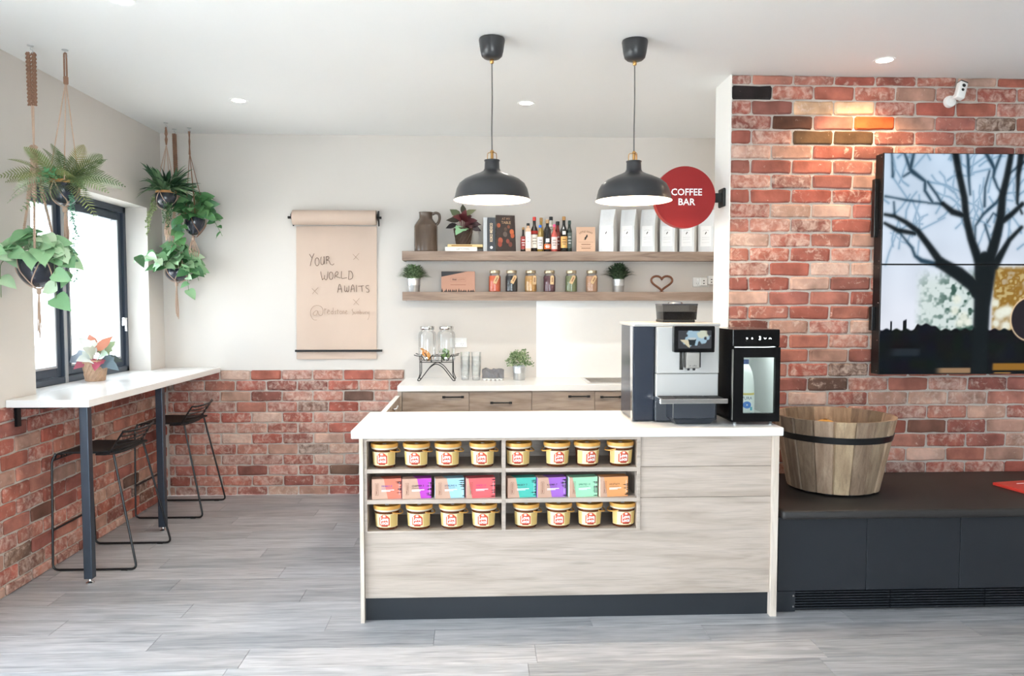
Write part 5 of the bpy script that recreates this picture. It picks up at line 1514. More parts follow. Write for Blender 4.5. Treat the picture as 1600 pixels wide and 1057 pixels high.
cd = thing('price_card', 'peach card with goat mark and printed text on the upper shelf', 'card', (.836, 6.0, S1))
LC = Matrix.Rotation(math.radians(-6), 4, 'X')
MB().box(-.075, .075, 0, .004, 0, .200, LC).build('card_face', 'card_peach', cd)
MB().box(-.02, .02, .004, .05, 0, .003).build('stand_foot', 'card_peach', cd)


def arcw(R, zc):
    return lambda u, v: LC @ Vector(((R + v) * math.sin(u / R), -.0006, zc + (R + v) * math.cos(u / R) - R))


letter('LITTLE GOAT', .019, arcw(.085, .163), 'print_brown', cd, width=.11, offset=.01)
GOAT = [(-.2, -.5), (-.05, -.45), (.0, -.3), (.15, -.1), (.05, -.05), (.25, .0), (.30, .2), (.22, .55), (.05, .42), (-.02, .2), (-.15, .05), (-.3, -.1), (-.28, -.35), (-.45, -.45)]
MB().add([LC @ Vector((.002 + x * .042, -.0006, .118 + z * .042)) for x, z in reversed(GOAT)], [tuple(range(len(GOAT)))]).build('goat_mark', 'print_dark', cd, recalc=False)
for zz_, w_, hh in ((.078, .06, .0012), (.058, .036, .005), (.042, .044, .0015), (.028, .036, .005)):
    MB().box(-w_, w_, -.0008, -.0002, zz_, zz_ + hh, LC).build('print_rule', 'print_brown', cd)

# coffee bags
bagx = [1.014, 1.180, 1.340, 1.498, 1.654, 1.806]
bagl = ['white coffee bag next to the peach card', 'second white coffee bag from the peach card', 'third white coffee bag from the card, just left of the red sign', 'white coffee bag half hidden below the red sign on its left', 'white coffee bag below the middle of the red sign', 'last white coffee bag, against the white wall end']


def bag(i):
    t = thing('coffee_bag', bagl[i], 'bag', (bagx[i], 6.015, S1), rz=-.5, group='white coffee bags on the upper shelf')
    rr = random.Random(i + 40)
    w, d, h = .059, .048, .335 + rr.uniform(-.004, .006)

    def ring(z):
        t_ = z / h
        dd = d * (1 - .86 * max(0, (t_ - .60) / .40) ** 1.1); ww = w * (1 + .02 * math.sin(t_ * 7 + i))
        g = .008 * math.sin(PI * min(1, t_ * 1.2))
        return [(-ww, -dd, z), (-ww * .5, -dd - .003, z), (ww * .5, -dd - .003, z), (ww, -dd, z), (ww - g, 0, z), (ww, dd, z), (-ww, dd, z), (-ww + g, 0, z)]
    zs2 = [.001, .02, .08, .15, .20, .25, .30, h]
    fr_ = MB(); sd = MB()
    rings = [ring(z) for z in zs2]
    for mbx, ids in ((fr_, ((0, 1), (1, 2), (2, 3), (5, 6))), (sd, ((3, 4), (4, 5), (6, 7), (7, 0)))):
        for a, b in ids:
            for k in range(len(rings) - 1): mbx.add([rings[k][a], rings[k][b], rings[k + 1][b], rings[k + 1][a]], [(0, 1, 2, 3)])
    fr_.add(rings[0], [tuple(reversed(range(8)))]); fr_.add(rings[-1], [tuple(range(8))])
    fr_.build('bag_body', 'bag_white', t, recalc=False)
    nq = len(sd.f) // 2
    for k in (0, 1):
        MB().add(sd.v[k * nq * 4:(k + 1) * nq * 4], [tuple(i_ - 0 for i_ in range(4 * j_, 4 * j_ + 4)) for j_ in range(nq)]).build('side_gusset', 'bag_side_shaded', t, recalc=False)
    yl = -d - .0036
    MB().box(-w * .72, w * .72, yl, yl + .0005, .045, .205).build('label', 'print_white', t)
    MB().add([(.0 + x * .020, yl - .0004, .150 + z * .020) for x, z in reversed(GOAT)], [tuple(range(len(GOAT)))]).build('goat_mark', 'print_dark', t, recalc=False)
    letter('LITTLE GOAT', .008, lambda u, v: ((.05 + v) * math.sin(u / .05), yl - .0004, .172 + (.05 + v) * math.cos(u / .05) - .05), 'print_grey', t, width=.05)
    for zz_ in (.115, .10, .075): MB().box(-.03, .03, yl - .0004, yl, zz_, zz_ + .0014).build('label_rule', 'print_grey', t)


for i in range(6): bag(i)

# ================================================================ ITEMS ON THE LOWER SHELF
def zinc_pot(t, rb, rt, h):
    MB().lathe([(0, .001), (rb, .001), (rb + .001, .004), (rb + (rt - rb) * .45, h * .45), (rb + (rt - rb) * .45 + .0015, h * .48), (rb + (rt - rb) * .55 + .0015, h * .54), (rb + (rt - rb) * .58, h * .57), (rt - .002, h * .93), (rt + .001, h * .95), (rt + .001, h), (rt - .003, h), (rt - .004, h - .02)], 36).build('zinc_pot', 'zinc', t, smooth=True)
    MB().disc(rt - .004, h - .015, 20).build('soil', 'soil', t, recalc=False)


p1 = thing('potted_grass', 'grey-green bushy plant in a zinc pot at the end of the lower shelf', 'potted plant', (-.521, YS, S2))
zinc_pot(p1, .044, .055, .105)
tuft(420, random.Random(8), .04, .155, .012, .125, .011, .045).build('foliage', 'foliage_grey_green', p1, recalc=False, loc=(0, 0, .098))
p2 = thing('potted_herb', 'dark green bushy plant in a zinc pot beside the heart', 'potted plant', (1.100, YS, S2))
zinc_pot(p2, .042, .051, .102)
tuft(260, random.Random(9), .03, .160, .035, .140, .014, .04).build('foliage', 'foliage_dark', p2, recalc=False, loc=(0, 0, .095))

gb = thing('gift_box', 'copper kraft box with black corner and pine silhouettes', 'box', (-.171, 5.97, S2))
MB().box(-.131, .131, 0, .08, 0, .160).build('carton', plain((178, 134, 114), .55), gb, bevel=.0008)
MB().add([(-.1305, -.0006, .118), (.075, -.0006, .1595), (-.1305, -.0006, .1595)], [(0, 1, 2)]).build('black_corner', plain((40, 42, 48), .6), gb, recalc=False)
tr = MB(); rr = random.Random(2)
x = -.125
while x < .125:
    hh = rr.uniform(.012, .032)
    tr.add([(x - .009, -.0006, .0008), (x + .009, -.0006, .0008), (x + .004, -.0006, hh * .5), (x, -.0006, hh), (x - .004, -.0006, hh * .5)], [(0, 1, 2, 3, 4)])
    x += rr.uniform(.010, .022)
tr.build('pine_print', plain((52, 44, 44), .6), gb, recalc=False)
fr3 = MB()
for a, b, c_, d_ in ((-.06, .06, .078, .0788), (-.06, .06, .1102, .111), (-.06, -.0592, .078, .111), (.0592, .06, .078, .111), (-.06, .06, .054, .057)): fr3.box(a, b, -.001, -.0004, c_, d_)
fr3.build('print_frame', 'print_brown', gb)
letter('PINK', .018, front(-.028, .095, -.0011), 'print_dark', gb, offset=.02, width=.036)
letter('LOTTI', .018, front(.024, .095, -.0011), 'print_brown', gb, width=.052)

JARS = [('orange lentils', (226, 104, 56)), ('black beans', (46, 46, 50)), ('yellow grains', (214, 166, 100)), ('dark purple beans', (104, 60, 70)), ('green split peas', (126, 136, 92)), ('pale brown nuts', (196, 150, 118))]
for k, x in enumerate((.116, .248, .400, .548, .721, .884)):
    t = thing('mason_jar', 'mason jar of %s with kraft tag on the lower shelf' % JARS[k][0], 'jar', (x, 6.01, S2), group='mason jars with kraft tags', rz=random.uniform(-.2, .2))
    MB().lathe([(0, .001), (.042, .001), (.047, .006), (.048, .03), (.048, .115), (.045, .128), (.038, .138), (.038, .150)], 28).build('glass', 'jar_glass', t, smooth=True, recalc=False)
    MB().lathe([(0, .004), (.042, .004), (.0445, .010), (.0455, .03), (.0455, .112), (.042, .126), (0, .128)], 24, fn=lambda a, z: .0012 * math.sin(a * 9 + z * 400)).build('contents', plain(JARS[k][1], .6, bump=.9, bscale=130), t, smooth=True)
    ld = MB().lathe([(.0405, .146), (.0415, .148), (.0415, .166), (.040, .170), (.034, .1705), (.033, .1695), (0, .1695)], 28).build('lid', plain((196, 180, 152), .3, metal=.8), t, smooth=True)
    ra = (-.42, -.5, -.05, -.03, -.45, -.5)[k]
    TM = Matrix.Translation((.022, -.046, .128)) @ Matrix.Rotation(-ra if False else ra * -1, 4, 'Y') @ Matrix.Rotation(-.12, 4, 'X')
    tg = MB().add([TM @ Vector(p) for p in ((-.014, -.003, -.070), (.014, -.003, -.070), (.014, -.003, -.008), (.006, -.003, 0), (-.006, -.003, 0), (-.014, -.003, -.008), (-.014, -.002, -.070), (.014, -.002, -.070), (.014, -.002, -.008), (.006, -.002, 0), (-.006, -.002, 0), (-.014, -.002, -.008))], [(0, 1, 2, 3, 4, 5), (11, 10, 9, 8, 7, 6), (0, 6, 7, 1), (1, 7, 8, 2), (2, 8, 9, 3), (3, 9, 10, 4), (4, 10, 11, 5), (5, 11, 6, 0)])
    tg_ = tg.build('tag', 'tag_kraft', t)
    q = MB()
    for zz_ in (-.022, -.034, -.046): q.box(-.004, .006, -.0036, -.003, zz_ - .004, zz_ + .004, TM)
    q.build('tag_writing', 'print_brown', tg_)
    MB().tube([TM @ Vector((0, -.002, -.004)), (.030, -.040, .140), (.040, -.015, .142), (.044, .0, .144)] + ([(.06, 0, .13), (.085, -.01, .118)] if k in (2, 3) else []), .0010, 5).build('twine', 'jute', t)

ht = thing('heart_ornament', 'bent bronze heart outline standing on the lower shelf', 'ornament', (1.449, YS, S2))
hp_ = []
for k in range(40):
    a = 2 * PI * k / 40
    hx_ = 16 * math.sin(a) ** 3; hz_ = 13 * math.cos(a) - 5 * math.cos(2 * a) - 2 * math.cos(3 * a) - math.cos(4 * a)
    hp_.append((hx_ / 16 * .085, 0, .0785 + hz_ / 17 * .070))
MB().tube(hp_, .0085, 10, closed=True).build('heart_tube', plain((120, 78, 58), .3, metal=.6), ht, smooth=True)
MB().box(-.016, .016, -.011, .011, 0, .006).build('foot', plain((120, 78, 58), .3, metal=.6), ht, bevel=.002)

# ================================================================ BACK WORKTOP ITEMS
ds = thing('dispenser_stand', 'black wire stand carrying two glass drink dispensers', 'stand', (-.338, 5.95, ZC))
wm = 'matte_black'
for yy in (-.085, .085):
    MB().tube(fillet([(-.172, yy, .205), (-.145, yy, .196), (-.108, yy, .196), (-.092, yy, .162), (-.060, yy, .162), (-.04, yy, .196), (.04, yy, .196), (.06, yy, .162), (.092, yy, .162), (.108, yy, .196), (.145, yy, .196), (.172, yy, .205)], .02, 4), .0032, 6).build('top_wire', wm, ds, smooth=True)
    MB().tube([(-.130, yy, .148), (.130, yy, .148)], .0032, 6).build('rail_wire', wm, ds, smooth=True)
    MB().tube(fillet([(-.126, yy, .196), (-.126, yy, .05), (-.146, yy, .006), (-.130, yy, .004), (-.05, yy, .11), (0, yy, .140), (.05, yy, .11), (.130, yy, .004), (.146, yy, .006), (.126, yy, .05), (.126, yy, .196)], .03, 5), .0035, 6).build('leg_wire', wm, ds, smooth=True)
for xx in (-.126, -.04, .04, .126): MB().tube([(xx, -.085, .148), (xx, .085, .148)], .0032, 6).build('cross_wire', wm, ds, smooth=True)
for xx in (-.04, .04):
    MB().tube([(xx, -.085, .148), (xx, -.085, .196)], .0032, 6).build('post_wire', wm, ds, smooth=True)
for s, lab, fc in ((-1, 'glass drink dispenser holding orange slices', (232, 160, 70)), (1, 'glass drink dispenser holding lime slices, nearer the outlet', (110, 150, 70))):
    t = thing('drink_dispenser', lab, 'dispenser', (-.338 + s * .074, 5.95, ZC + .1515), group='glass dispensers on the wire stand')
    MB().lathe([(0, .001), (.060, .001), (.067, .008), (.069, .03), (.069, .205), (.064, .225), (.050, .236), (.050, .250)], 32).build('glass_jar', 'jar_glass', t, smooth=True, recalc=False)
    MB().lathe([(.0545, .244), (.056, .246), (.056, .268), (.053, .272), (0, .272)], 28).build('lid', 'chrome', t, smooth=True)
    rr = random.Random(s + 60)
    for q in range(6):
        a = rr.uniform(0, 2 * PI); rad = rr.uniform(.01, .032)
        Mx = Matrix.Translation((rad * math.cos(a), rad * math.sin(a), .03 + .011 * q)) @ Euler((rr.uniform(.3, 1.3), rr.uniform(-.4, .4), rr.uniform(0, 3)), 'XYZ').to_matrix().to_4x4()
        MB().lathe([(0, -.003), (.026, -.003), (.027, 0), (.026, .003), (0, .003)], 16, mat=Mx).build('fruit_slice', plain(fc, .4), t, smooth=True)
    tp = MB().tube([(0, -.066, .028), (0, -.10, .028)], .009, 10).tube([(0, -.096, .028), (0, -.098, .006)], .007, 8)
    tp.build('tap', 'chrome', t, smooth=True)
    MB().tube([(0, -.094, .034), (.006 * s, -.096, .058), (.016 * s, -.098, .068)], .0035, 6).build('tap_lever', 'matte_black', t, smooth=True)

gi = 0
for sx, sy, n, z_ in ((-.117, 5.95, 4, 0), (-.032, 5.93, 4, 0)):
    for k in range(n):
        pos = ['bottom', 'second', 'third', 'top'][k]
        t = thing('tumbler', '%s glass of the nested tumbler stack %s' % (pos, 'nearer the dispensers' if sx < -.1 else 'nearer the grey cloth'), 'glass', (sx, sy, ZC + k * .034), group='nested glass tumblers on the back worktop')
        MB().lathe([(0, .001), (.028, .001), (.030, .004), (.039, .118), (.0395, .120), (.0375, .119), (.0285, .008), (0, .007)], 28).build('glass', 'tumbler_glass', t, smooth=True, recalc=False)

tw = thing('folded_cloth', 'grey folded cloth resting on a small white tray', 'cloth', (.101, 5.95, ZC + .018))


def cloth(u, v):
    a = (u - .5) * 2; x = a * .086; prof = math.cos((v - .5) * PI) ** .45
    y = (v - .5) * .10
    n_ = noise.noise(Vector((x * 28, v * 4, 1.3)))
    n2_ = noise.noise(Vector((x * 60 + v * 9, v * 5, 7.7)))
    z = .070 * prof * (1 - .10 * a ** 4) + (.014 * n_ + .010 * n2_) * prof
    return (x + .004 * n_, y + .016 * n2_ + .010 * noise.noise(Vector((x * 34, v * 7, 4))), max(0.001, z))


MB().grid(cloth, 44, 26).build('cloth_folds', plain((122, 122, 126), .9, bump=.3, bscale=200), tw, smooth=True, recalc=False)
for s in (-1, 1): MB().add([cloth(0 if s < 0 else 1, v / 26) for v in range(27)], [tuple(range(27))]).build('cloth_end', plain((122, 122, 126), .9, bump=.3, bscale=200), tw, recalc=False)
ty = thing('small_tray', 'small white scalloped tray under the grey cloth', 'tray', (.101, 5.95, ZC))
MB().box(-.08, .08, -.05, .05, .009, .017).build('tray_plate', 'paper_white', ty, bevel=.003)
for k in range(5):
    MB().lathe([(0, 0), (.011, .001), (.012, .005), (.010, .0095), (0, .0095)], 12, (-.066 + .033 * k, -.04, 0)).build('foot', 'paper_white', ty, smooth=True)
    MB().lathe([(0, 0), (.011, .001), (.012, .005), (.010, .0095), (0, .0095)], 12, (-.066 + .033 * k, .04, 0)).build('foot', 'paper_white', ty, smooth=True)

p3 = thing('potted_shrub', 'round variegated plant in a zinc pot on the back worktop', 'potted plant', (.306, 5.96, ZC))
zinc_pot(p3, .043, .054, .110)
tuft(130, random.Random(12), .02, .115, .01, .140, .012, .03, leafy=5).build('foliage', 'foliage_cream', p3, recalc=False, loc=(0, 0, .10))

# ================================================================ PLANTS AT THE WINDOW
sp0 = thing('sill_plant', 'silver and pink leafed plant in a pale woven basket on the bar', 'potted plant', (-2.535, 5.10, 1.037))
woven_pot(sp0, .058, .078, .135, 'basket_pale')
spec = [((0, -.03, .15), (-.1, -.8, .1), .11, (222, 226, 222), MAPLE[0]), ((.03, 0, .16), (.5, -.6, .25), .10, (168, 190, 168), MAPLE[0]), ((-.04, 0, .16), (-.8, -.4, .0), .11, (186, 200, 214), MAPLE[1]), ((.06, -.02, .14), (.8, -.4, -.25), .10, (110, 128, 140), MAPLE[1]), ((-.03, -.03, .14), (-.5, -.7, -.4), .085, (178, 92, 108), OVAL[0]), ((.04, -.04, .14), (.2, -.8, -.35), .085, (172, 76, 96), MAPLE[0]), ((0, 0, .20), (-.4, -.3, .6), .10, (232, 234, 228), MAPLE[1]), ((.02, 0, .20), (.5, -.2, .6), .10, (206, 132, 104), OVAL[1]), ((0, .0, .21), (-.3, .1, .8), .10, (196, 120, 92), OVAL[1]), ((.03, .02, .19), (.4, .4, .5), .10, (150, 176, 140), MAPLE[0]), ((-.03, .03, .18), (-.4, .6, .4), .10, (196, 206, 200), MAPLE[0]), ((.0, -.02, .17), (.1, -.7, .4), .095, (214, 222, 214), MAPLE[0]), ((.05, .01, .15), (.9, .1, .0), .09, (70, 84, 84), OVAL[1])]
for p, d, s_, c, me in spec:
    put_leaf(sp0, me, p, d, s_ * 1.2, c, up=(.3, -.85, .5))
    MB().tube([(p[0] * .2, p[1] * .2, .115), (p[0] * .7, p[1] * .7, p[2] * .85), p], .0024, 5).build('stalk', plain((170, 96, 90), .6), sp0)


def braid(mb, p0, p1, amp, r, turns, strands=3, seg=6):
    """flat plait: strands weave over one another"""
    p0, p1 = Vector(p0), Vector(p1); d = p1 - p0
    n = max(10, int(turns * 12))
    for k in range(strands):
        ph = 2 * PI * k / strands
        mb.tube([p0 + d * (i / n) + Vector((amp * math.sin(ph + 2 * PI * turns * i / n), amp * .6 * math.sin(2 * (ph + 2 * PI * turns * i / n)), 0)) for i in range(n + 1)], r, seg)
    return mb


def bowl(t, c, rmax, zrim, zbot, cork=True, tilt=0.0):
    """round dark pot; c = (x, y) local, heights local"""
    h = zrim - zbot
    prof = [(0, zbot)] + [(rmax * math.sin(PI * .62 * k / 10) / math.sin(min(PI / 2, PI * .62)), zbot + h * (1 - math.cos(PI * .62 * k / 10)) / (1 - math.cos(PI * .62))) for k in range(1, 11)]
    rr = prof[-1][0]
    prof += [(rr - .005, zrim), (rr - .008, zrim - .02)]
    mt = Matrix.Translation((c[0], c[1], zrim)) @ Matrix.Rotation(tilt, 4, 'Y') @ Matrix.Translation((0, 0, -zrim))
    MB().lathe(prof, 36, mat=mt).build('pot', 'pot_navy', t, smooth=True)
    if cork:
        MB().lathe([(rr - .004, zrim - .004), (rr - .001, zrim - .002), (rr - .001, zrim + .018), (rr - .006, zrim + .018), (rr - .008, zrim - .015)], 32, mat=mt).build('cork_band', 'cork', t, smooth=True)
    MB().disc(rr - .008, zrim - .012, 24, mat=mt).build('soil', 'soil', t, recalc=False)
    return rr


def net(t, c, rr, rmax, ztop, zrim, zbot, n=4, mat='jute', r=.0032, ztop_xy=(0, 0), a_off=.4):
    """cords from a gathering knot over the rim, crossing under the pot to the tassel"""
    for k in range(n):
        a = 2 * PI * k / n + a_off
        for da in (-.14, .14):
            p0 = (ztop_xy[0], ztop_xy[1], ztop)
            p1 = (c[0] + (rr + .004) * math.cos(a), c[1] + (rr + .004) * math.sin(a), zrim + .01)
            b = a + da * (PI / n) / .14
            zm = (zrim + zbot) / 2
            am = a + da * 2.5
            p2 = (c[0] + (rmax + .004) * math.cos(am), c[1] + (rmax + .004) * math.sin(am), zm + .01)
            p3 = (c[0] + rmax * .72 * math.cos(b), c[1] + rmax * .72 * math.sin(b), zbot + (zrim - zbot) * .13)
            p4 = (c[0] + .004 * math.cos(b), c[1] + .004 * math.sin(b), zbot - .012)
            MB().tube([p0, p1] + fillet([p1, p2, p3, p4], .03, 3)[1:], r, 5).build('cord', mat, t, smooth=True)


def tassel(t, c, z0, z1, n=10, spread=.014, mat='jute', seed=1, curl=0.0):
    rr_ = random.Random(seed); mb = MB()
    for k in range(n):
        a = rr_.uniform(0, 2 * PI); s_ = spread * rr_.uniform(.4, 1); L_ = (z0 - z1) * rr_.uniform(.75, 1.0)
        ex = curl * rr_.uniform(-1, 1)
        mb.tube([(c[0], c[1], z0), (c[0] + s_ * .6 * math.cos(a) + ex * .4, c[1] + s_ * .6 * math.sin(a), z0 - L_ * .4), (c[0] + s_ * math.cos(a + .5) + ex, c[1] + s_ * math.sin(a + .5), z0 - L_ * .75), (c[0] + s_ * .9 * math.cos(a + .8) + ex * .6, c[1] + s_ * .9 * math.sin(a + .8), z0 - L_)], .0024, 4)
    mb.build('tassel', mat, t)
    MB().lathe([(.004, z0 - .03), (.011, z0 - .026), (.012, z0 - .008), (.006, z0 + .004)], 12, (c[0], c[1], 0)).build('knot', mat, t, smooth=True)


def hook(t):
    MB().lathe([(0, 0), (.016, 0), (.016, -.004), (.004, -.006), (0, -.006)], 14).tube([(0, 0, -.004), (0, 0, -.02)] + [tuple(p) for p in arc((0, 0, -.032), .012, PI / 2, -PI * .9, 8)], .0022, 6).build('hook', 'zinc', t, smooth=True)


def inside(w):
    if w.y > YB - .02: return False
    lim = XL + .015
    if WY0 + .03 < w.y < WY1 - .03 and 1.1 < w.z < WZ1 - .03: lim = -2.64
    return w.x > lim


def pothos(t, origin, c, zrim, n, rng, reach, size, cols, drops=(), upz=.05):
    """heart leaves mounding over the pot plus trailing vines; drops = list of vine polylines (local)"""
    made = 0; tries = 0
    while made < n and tries < n * 6:
        tries += 1
        a = rng.uniform(0, 2 * PI); q = rng.random() ** .6
        rad = reach * q
        pos = Vector((c[0] + rad * .75 * math.cos(a), c[1] + rad * .75 * math.sin(a), zrim + upz * (1 - q * q) * rng.uniform(.6, 1.5) - .02 * q))
        d = Vector((math.cos(a) * (.4 + q), math.sin(a) * (.4 + q) - .25, rng.uniform(-.65, .25)))
        s_ = size * rng.uniform(.75, 1.2)
        if not inside(pos + Vector(origin) + d.normalized() * s_): continue
        put_leaf(t, rng.choice(HEART), pos, d, s_, rng.choice(cols), rng.uniform(-.5, .5), up=(.5 * math.cos(a) + rng.uniform(-.3, .3), -.75, rng.uniform(.2, .9)))
        MB().tube([(c[0] + rad * .15 * math.cos(a), c[1] + rad * .15 * math.sin(a), zrim - .012), (pos.x * .5 + c[0] * .5, pos.y * .5 + c[1] * .5, pos.z + .004), tuple(pos)], .0016, 4).build('stalk', 'stem_green', t)
        made += 1
    for pl in drops:
        pts = fillet(pl, .04, 4)
        MB().tube(pts, .0018, 5).build('vine', 'stem_green', t, smooth=True)
        L_ = len(pl); tot = []
        for i in range(len(pts) - 1): tot.append((pts[i + 1] - pts[i]).length)
        dist = 0; nxt = .03; sd = 1
        for i, l_ in enumerate(tot):
            while dist + l_ >= nxt:
                p = pts[i].lerp(pts[i + 1], (nxt - dist) / max(l_, 1e-6))
                d = Vector((sd * rng.uniform(.5, 1), -rng.uniform(.1, .8), rng.uniform(-.9, -.1))); s_ = size * rng.uniform(.65, 1.0)
                if inside(p + Vector(origin) + d.normalized() * s_):
                    put_leaf(t, rng.choice(HEART), p, d, s_, rng.choice(cols), rng.uniform(-.4, .4), up=(sd * .3, -.8, .5))
                sd *= -1; nxt += size * .55
            dist += l_


LIGHT = [(168, 202, 160), (186, 216, 178), (146, 188, 142), (202, 226, 194), (126, 172, 126)]
MIDG = [(72, 122, 72), (92, 142, 88), (58, 104, 62), (112, 158, 104), (84, 132, 96)]

# ---- A: braided long hanger, low bowl
oA = (-2.318, 4.10, H)
A = thing('hanging_planter', 'long braided macrame hanger with pale ivy in a low dark bowl', 'hanging planter', oA, group='macrame hanging planters')
hook(A)
z = lambda w: w - H
braid(MB(), (-.013, 0, z(2.845)), (-.010, 0, z(2.575)), .0085, .0052, 4.5).build('braid', 'jute_brown', A, smooth=True)
braid(MB(), (.013, .004, z(2.845)), (.012, 0, z(2.575)), .0085, .0052, 4.5).build('braid', 'jute_brown', A, smooth=True)
MB().tube([(-.004, 0, z(2.60)), (-.001, 0, z(2.45)), (0, 0, z(2.35))], .004, 6).tube([(.006, 0, z(2.60)), (.003, .003, z(2.45)), (.001, 0, z(2.35))], .004, 6).tube([(.0, .004, z(2.60)), (.0, .006, z(2.45)), (0, .003, z(2.35))], .004, 6).build('cord', 'jute', A, smooth=True)
braid(MB(), (0, 0, z(2.37)), (0, 0, z(2.27)), .014, .0060, 2).build('knot_band', 'jute', A, smooth=True)
cA = (.003, 0); rA = bowl(A, cA, .100, z(1.787), z(1.632))
for k in range(3):
    a = 2 * PI * k / 3 + .9
    e = (cA[0] + (rA + .006) * math.cos(a), cA[1] + (rA + .006) * math.sin(a))
    m1 = (e[0] * .42, e[1] * .42, z(2.09))
    braid(MB(), (0.006 * math.cos(a), .006 * math.sin(a), z(2.28)), m1, .008, .0042, 4, 3).build('sinnet', 'jute', A, smooth=True)
    braid(MB(), m1, (e[0], e[1], z(1.80)), .0045, .0026, 9, 3, 4).build('sinnet_cord', 'jute', A, smooth=True)
net(A, cA, rA, .100, z(1.80), z(1.787), z(1.632), 4, 'jute', .0032, cA, .75)
tassel(A, cA, z(1.625), z(1.362), 10, .014, 'jute', 3)
pothos(A, oA, cA, z(1.80), 44, random.Random(21), .17, .115, LIGHT, drops=[[(.08, -.05, z(1.80)), (.14, -.10, z(1.79)), (.15, -.11, z(1.55))], [(.07, -.04, z(1.80)), (.17, -.06, z(1.82)), (.21, -.07, z(1.68))], [(-.08, -.06, z(1.80)), (-.13, -.10, z(1.76)), (-.13, -.10, z(1.58))], [(-.05, -.08, z(1.80)), (-.10, -.16, z(1.85)), (-.15, -.20, z(1.80))]], upz=.10)

# ---- B: fern
oB = (-2.178, 4.165, H)
B = thing('hanging_planter', 'cord hanger with arching fern fronds in a dark bowl', 'hanging planter', oB, group='macrame hanging planters')
hook(B)
MB().tube([(-.006, 0, z(2.86)), (-.007, 0, z(2.72))], .0048, 6).tube([(.006, 0, z(2.86)), (.006, 0, z(2.72))], .0048, 6).tube([tuple(p) for p in arc((0, 0, z(2.858)), .006, PI, 0, 6)], .0048, 6).build('loop', 'jute_brown', B, smooth=True)
MB().lathe([(.006, z(2.70)), (.012, z(2.705)), (.012, z(2.74)), (.006, z(2.745))], 12).build('knot', 'jute_brown', B, smooth=True)
cB = (-.025, 0); rB = bowl(B, cB, .072, z(2.182), z(2.070))
for k in range(4):
    a = 2 * PI * k / 4 + .5
    MB().tube([(0, 0, z(2.72)), (cB[0] + (rB + .003) * math.cos(a), cB[1] + (rB + .003) * math.sin(a), z(2.19))], .0032, 5).build('cord', 'jute', B, smooth=True)
net(B, cB, rB, .072, z(2.195), z(2.182), z(2.070), 3, 'jute', .0034, cB, .3)
tassel(B, cB, z(2.06), z(1.84), 12, .016, 'jute', 5, curl=.012)


def frond(length, lift, droop, nl, wid):
    mb = MB(); pts = []
    for i in range(nl + 1):
        t_ = i / nl
        pts.append(Vector((length * t_ * (1 - .1 * t_), 0, lift * t_ - droop * t_ * t_)))
    mb.tube(pts, [.0022 * (1 - .7 * i / nl) for i in range(nl + 1)], 4)
    for i in range(2, nl + 1):
        t_ = i / nl; p = pts[i]; d = (pts[i] - pts[i - 1]).normalized()
        L_ = wid * math.sin(PI * min(1, .18 + t_ * .80)) ** .8
        for s_ in (-1, 1):
            e = (d * .55 + Vector((0, s_, .12))).normalized(); tip = p + e * L_ + Vector((0, 0, -.10 * L_)); w_ = d * length / nl * .29
            m_ = p.lerp(tip, .5)
            o = len(mb.v); mb.v += [tuple(p - w_ * .6), tuple(p + w_ * .6), tuple(m_ + w_), tuple(tip), tuple(m_ - w_)]
            mb.f += [(o, o + 1, o + 2, o + 4), (o + 4, o + 2, o + 3)]
    return mb


pmat('fern_leaf', (120, 140, 80), 0.5, objcol=True, var=0.2, scale=30)
FR = [frond(.26, .20, .12, 22, .058).mesh('frond', 'fern_leaf', recalc=False), frond(.27, .14, .20, 22, .060).mesh('frond', 'fern_leaf', recalc=False), frond(.23, .06, .24, 20, .058).mesh('frond', 'fern_leaf', recalc=False)]
fc_ = [(98, 116, 66), (126, 136, 80), (80, 104, 62), (152, 146, 90), (110, 130, 82), (176, 190, 156)]
rg = random.Random(31)
angs = [(-95, 0), (-60, 1), (-25, 0), (5, 0), (35, 1), (160, 0), (185, 1), (215, 1), (240, 0), (-80, 2), (-45, 2), (-10, 2), (195, 0), (-120, 1), (60, 0), (110, 0), (95, 0), (80, 0), (-90, 0), (-70, 0), (-110, 0), (-50, 1), (-20, 1), (0, 0), (180, 0), (200, 1), (20, 0), (-75, 0), (-100, 1), (150, 0), (-40, 0), (-5, 1), (170, 0), (-150, 2)]
for k, (ad_, v_) in enumerate(angs):
    a = math.radians(ad_ + rg.uniform(-8, 8)); s_ = rg.uniform(.85, 1.12)
    if not inside(Vector(oB) + Vector((cB[0] + .22 * s_ * math.cos(a), .22 * s_ * math.sin(a), -.6))): s_ *= .72
    o_ = place('frond', FR[v_], B)
    o_.matrix_local = Matrix.Translation((cB[0] + .018 * math.cos(a), cB[1] + .018 * math.sin(a), z(2.175))) @ Matrix.Rotation(a, 4, 'Z') @ Matrix.Rotation(rg.uniform(-.75, -.15) if v_ == 0 else rg.uniform(-.3, .1), 4, 'Y') @ Matrix.Rotation(rg.choice((-1, 1)) * rg.uniform(.3, .9), 4, 'X') @ Matrix.Diagonal((s_, s_, s_, 1))
    o_.color = (*lin(rg.choice(fc_)), 1)


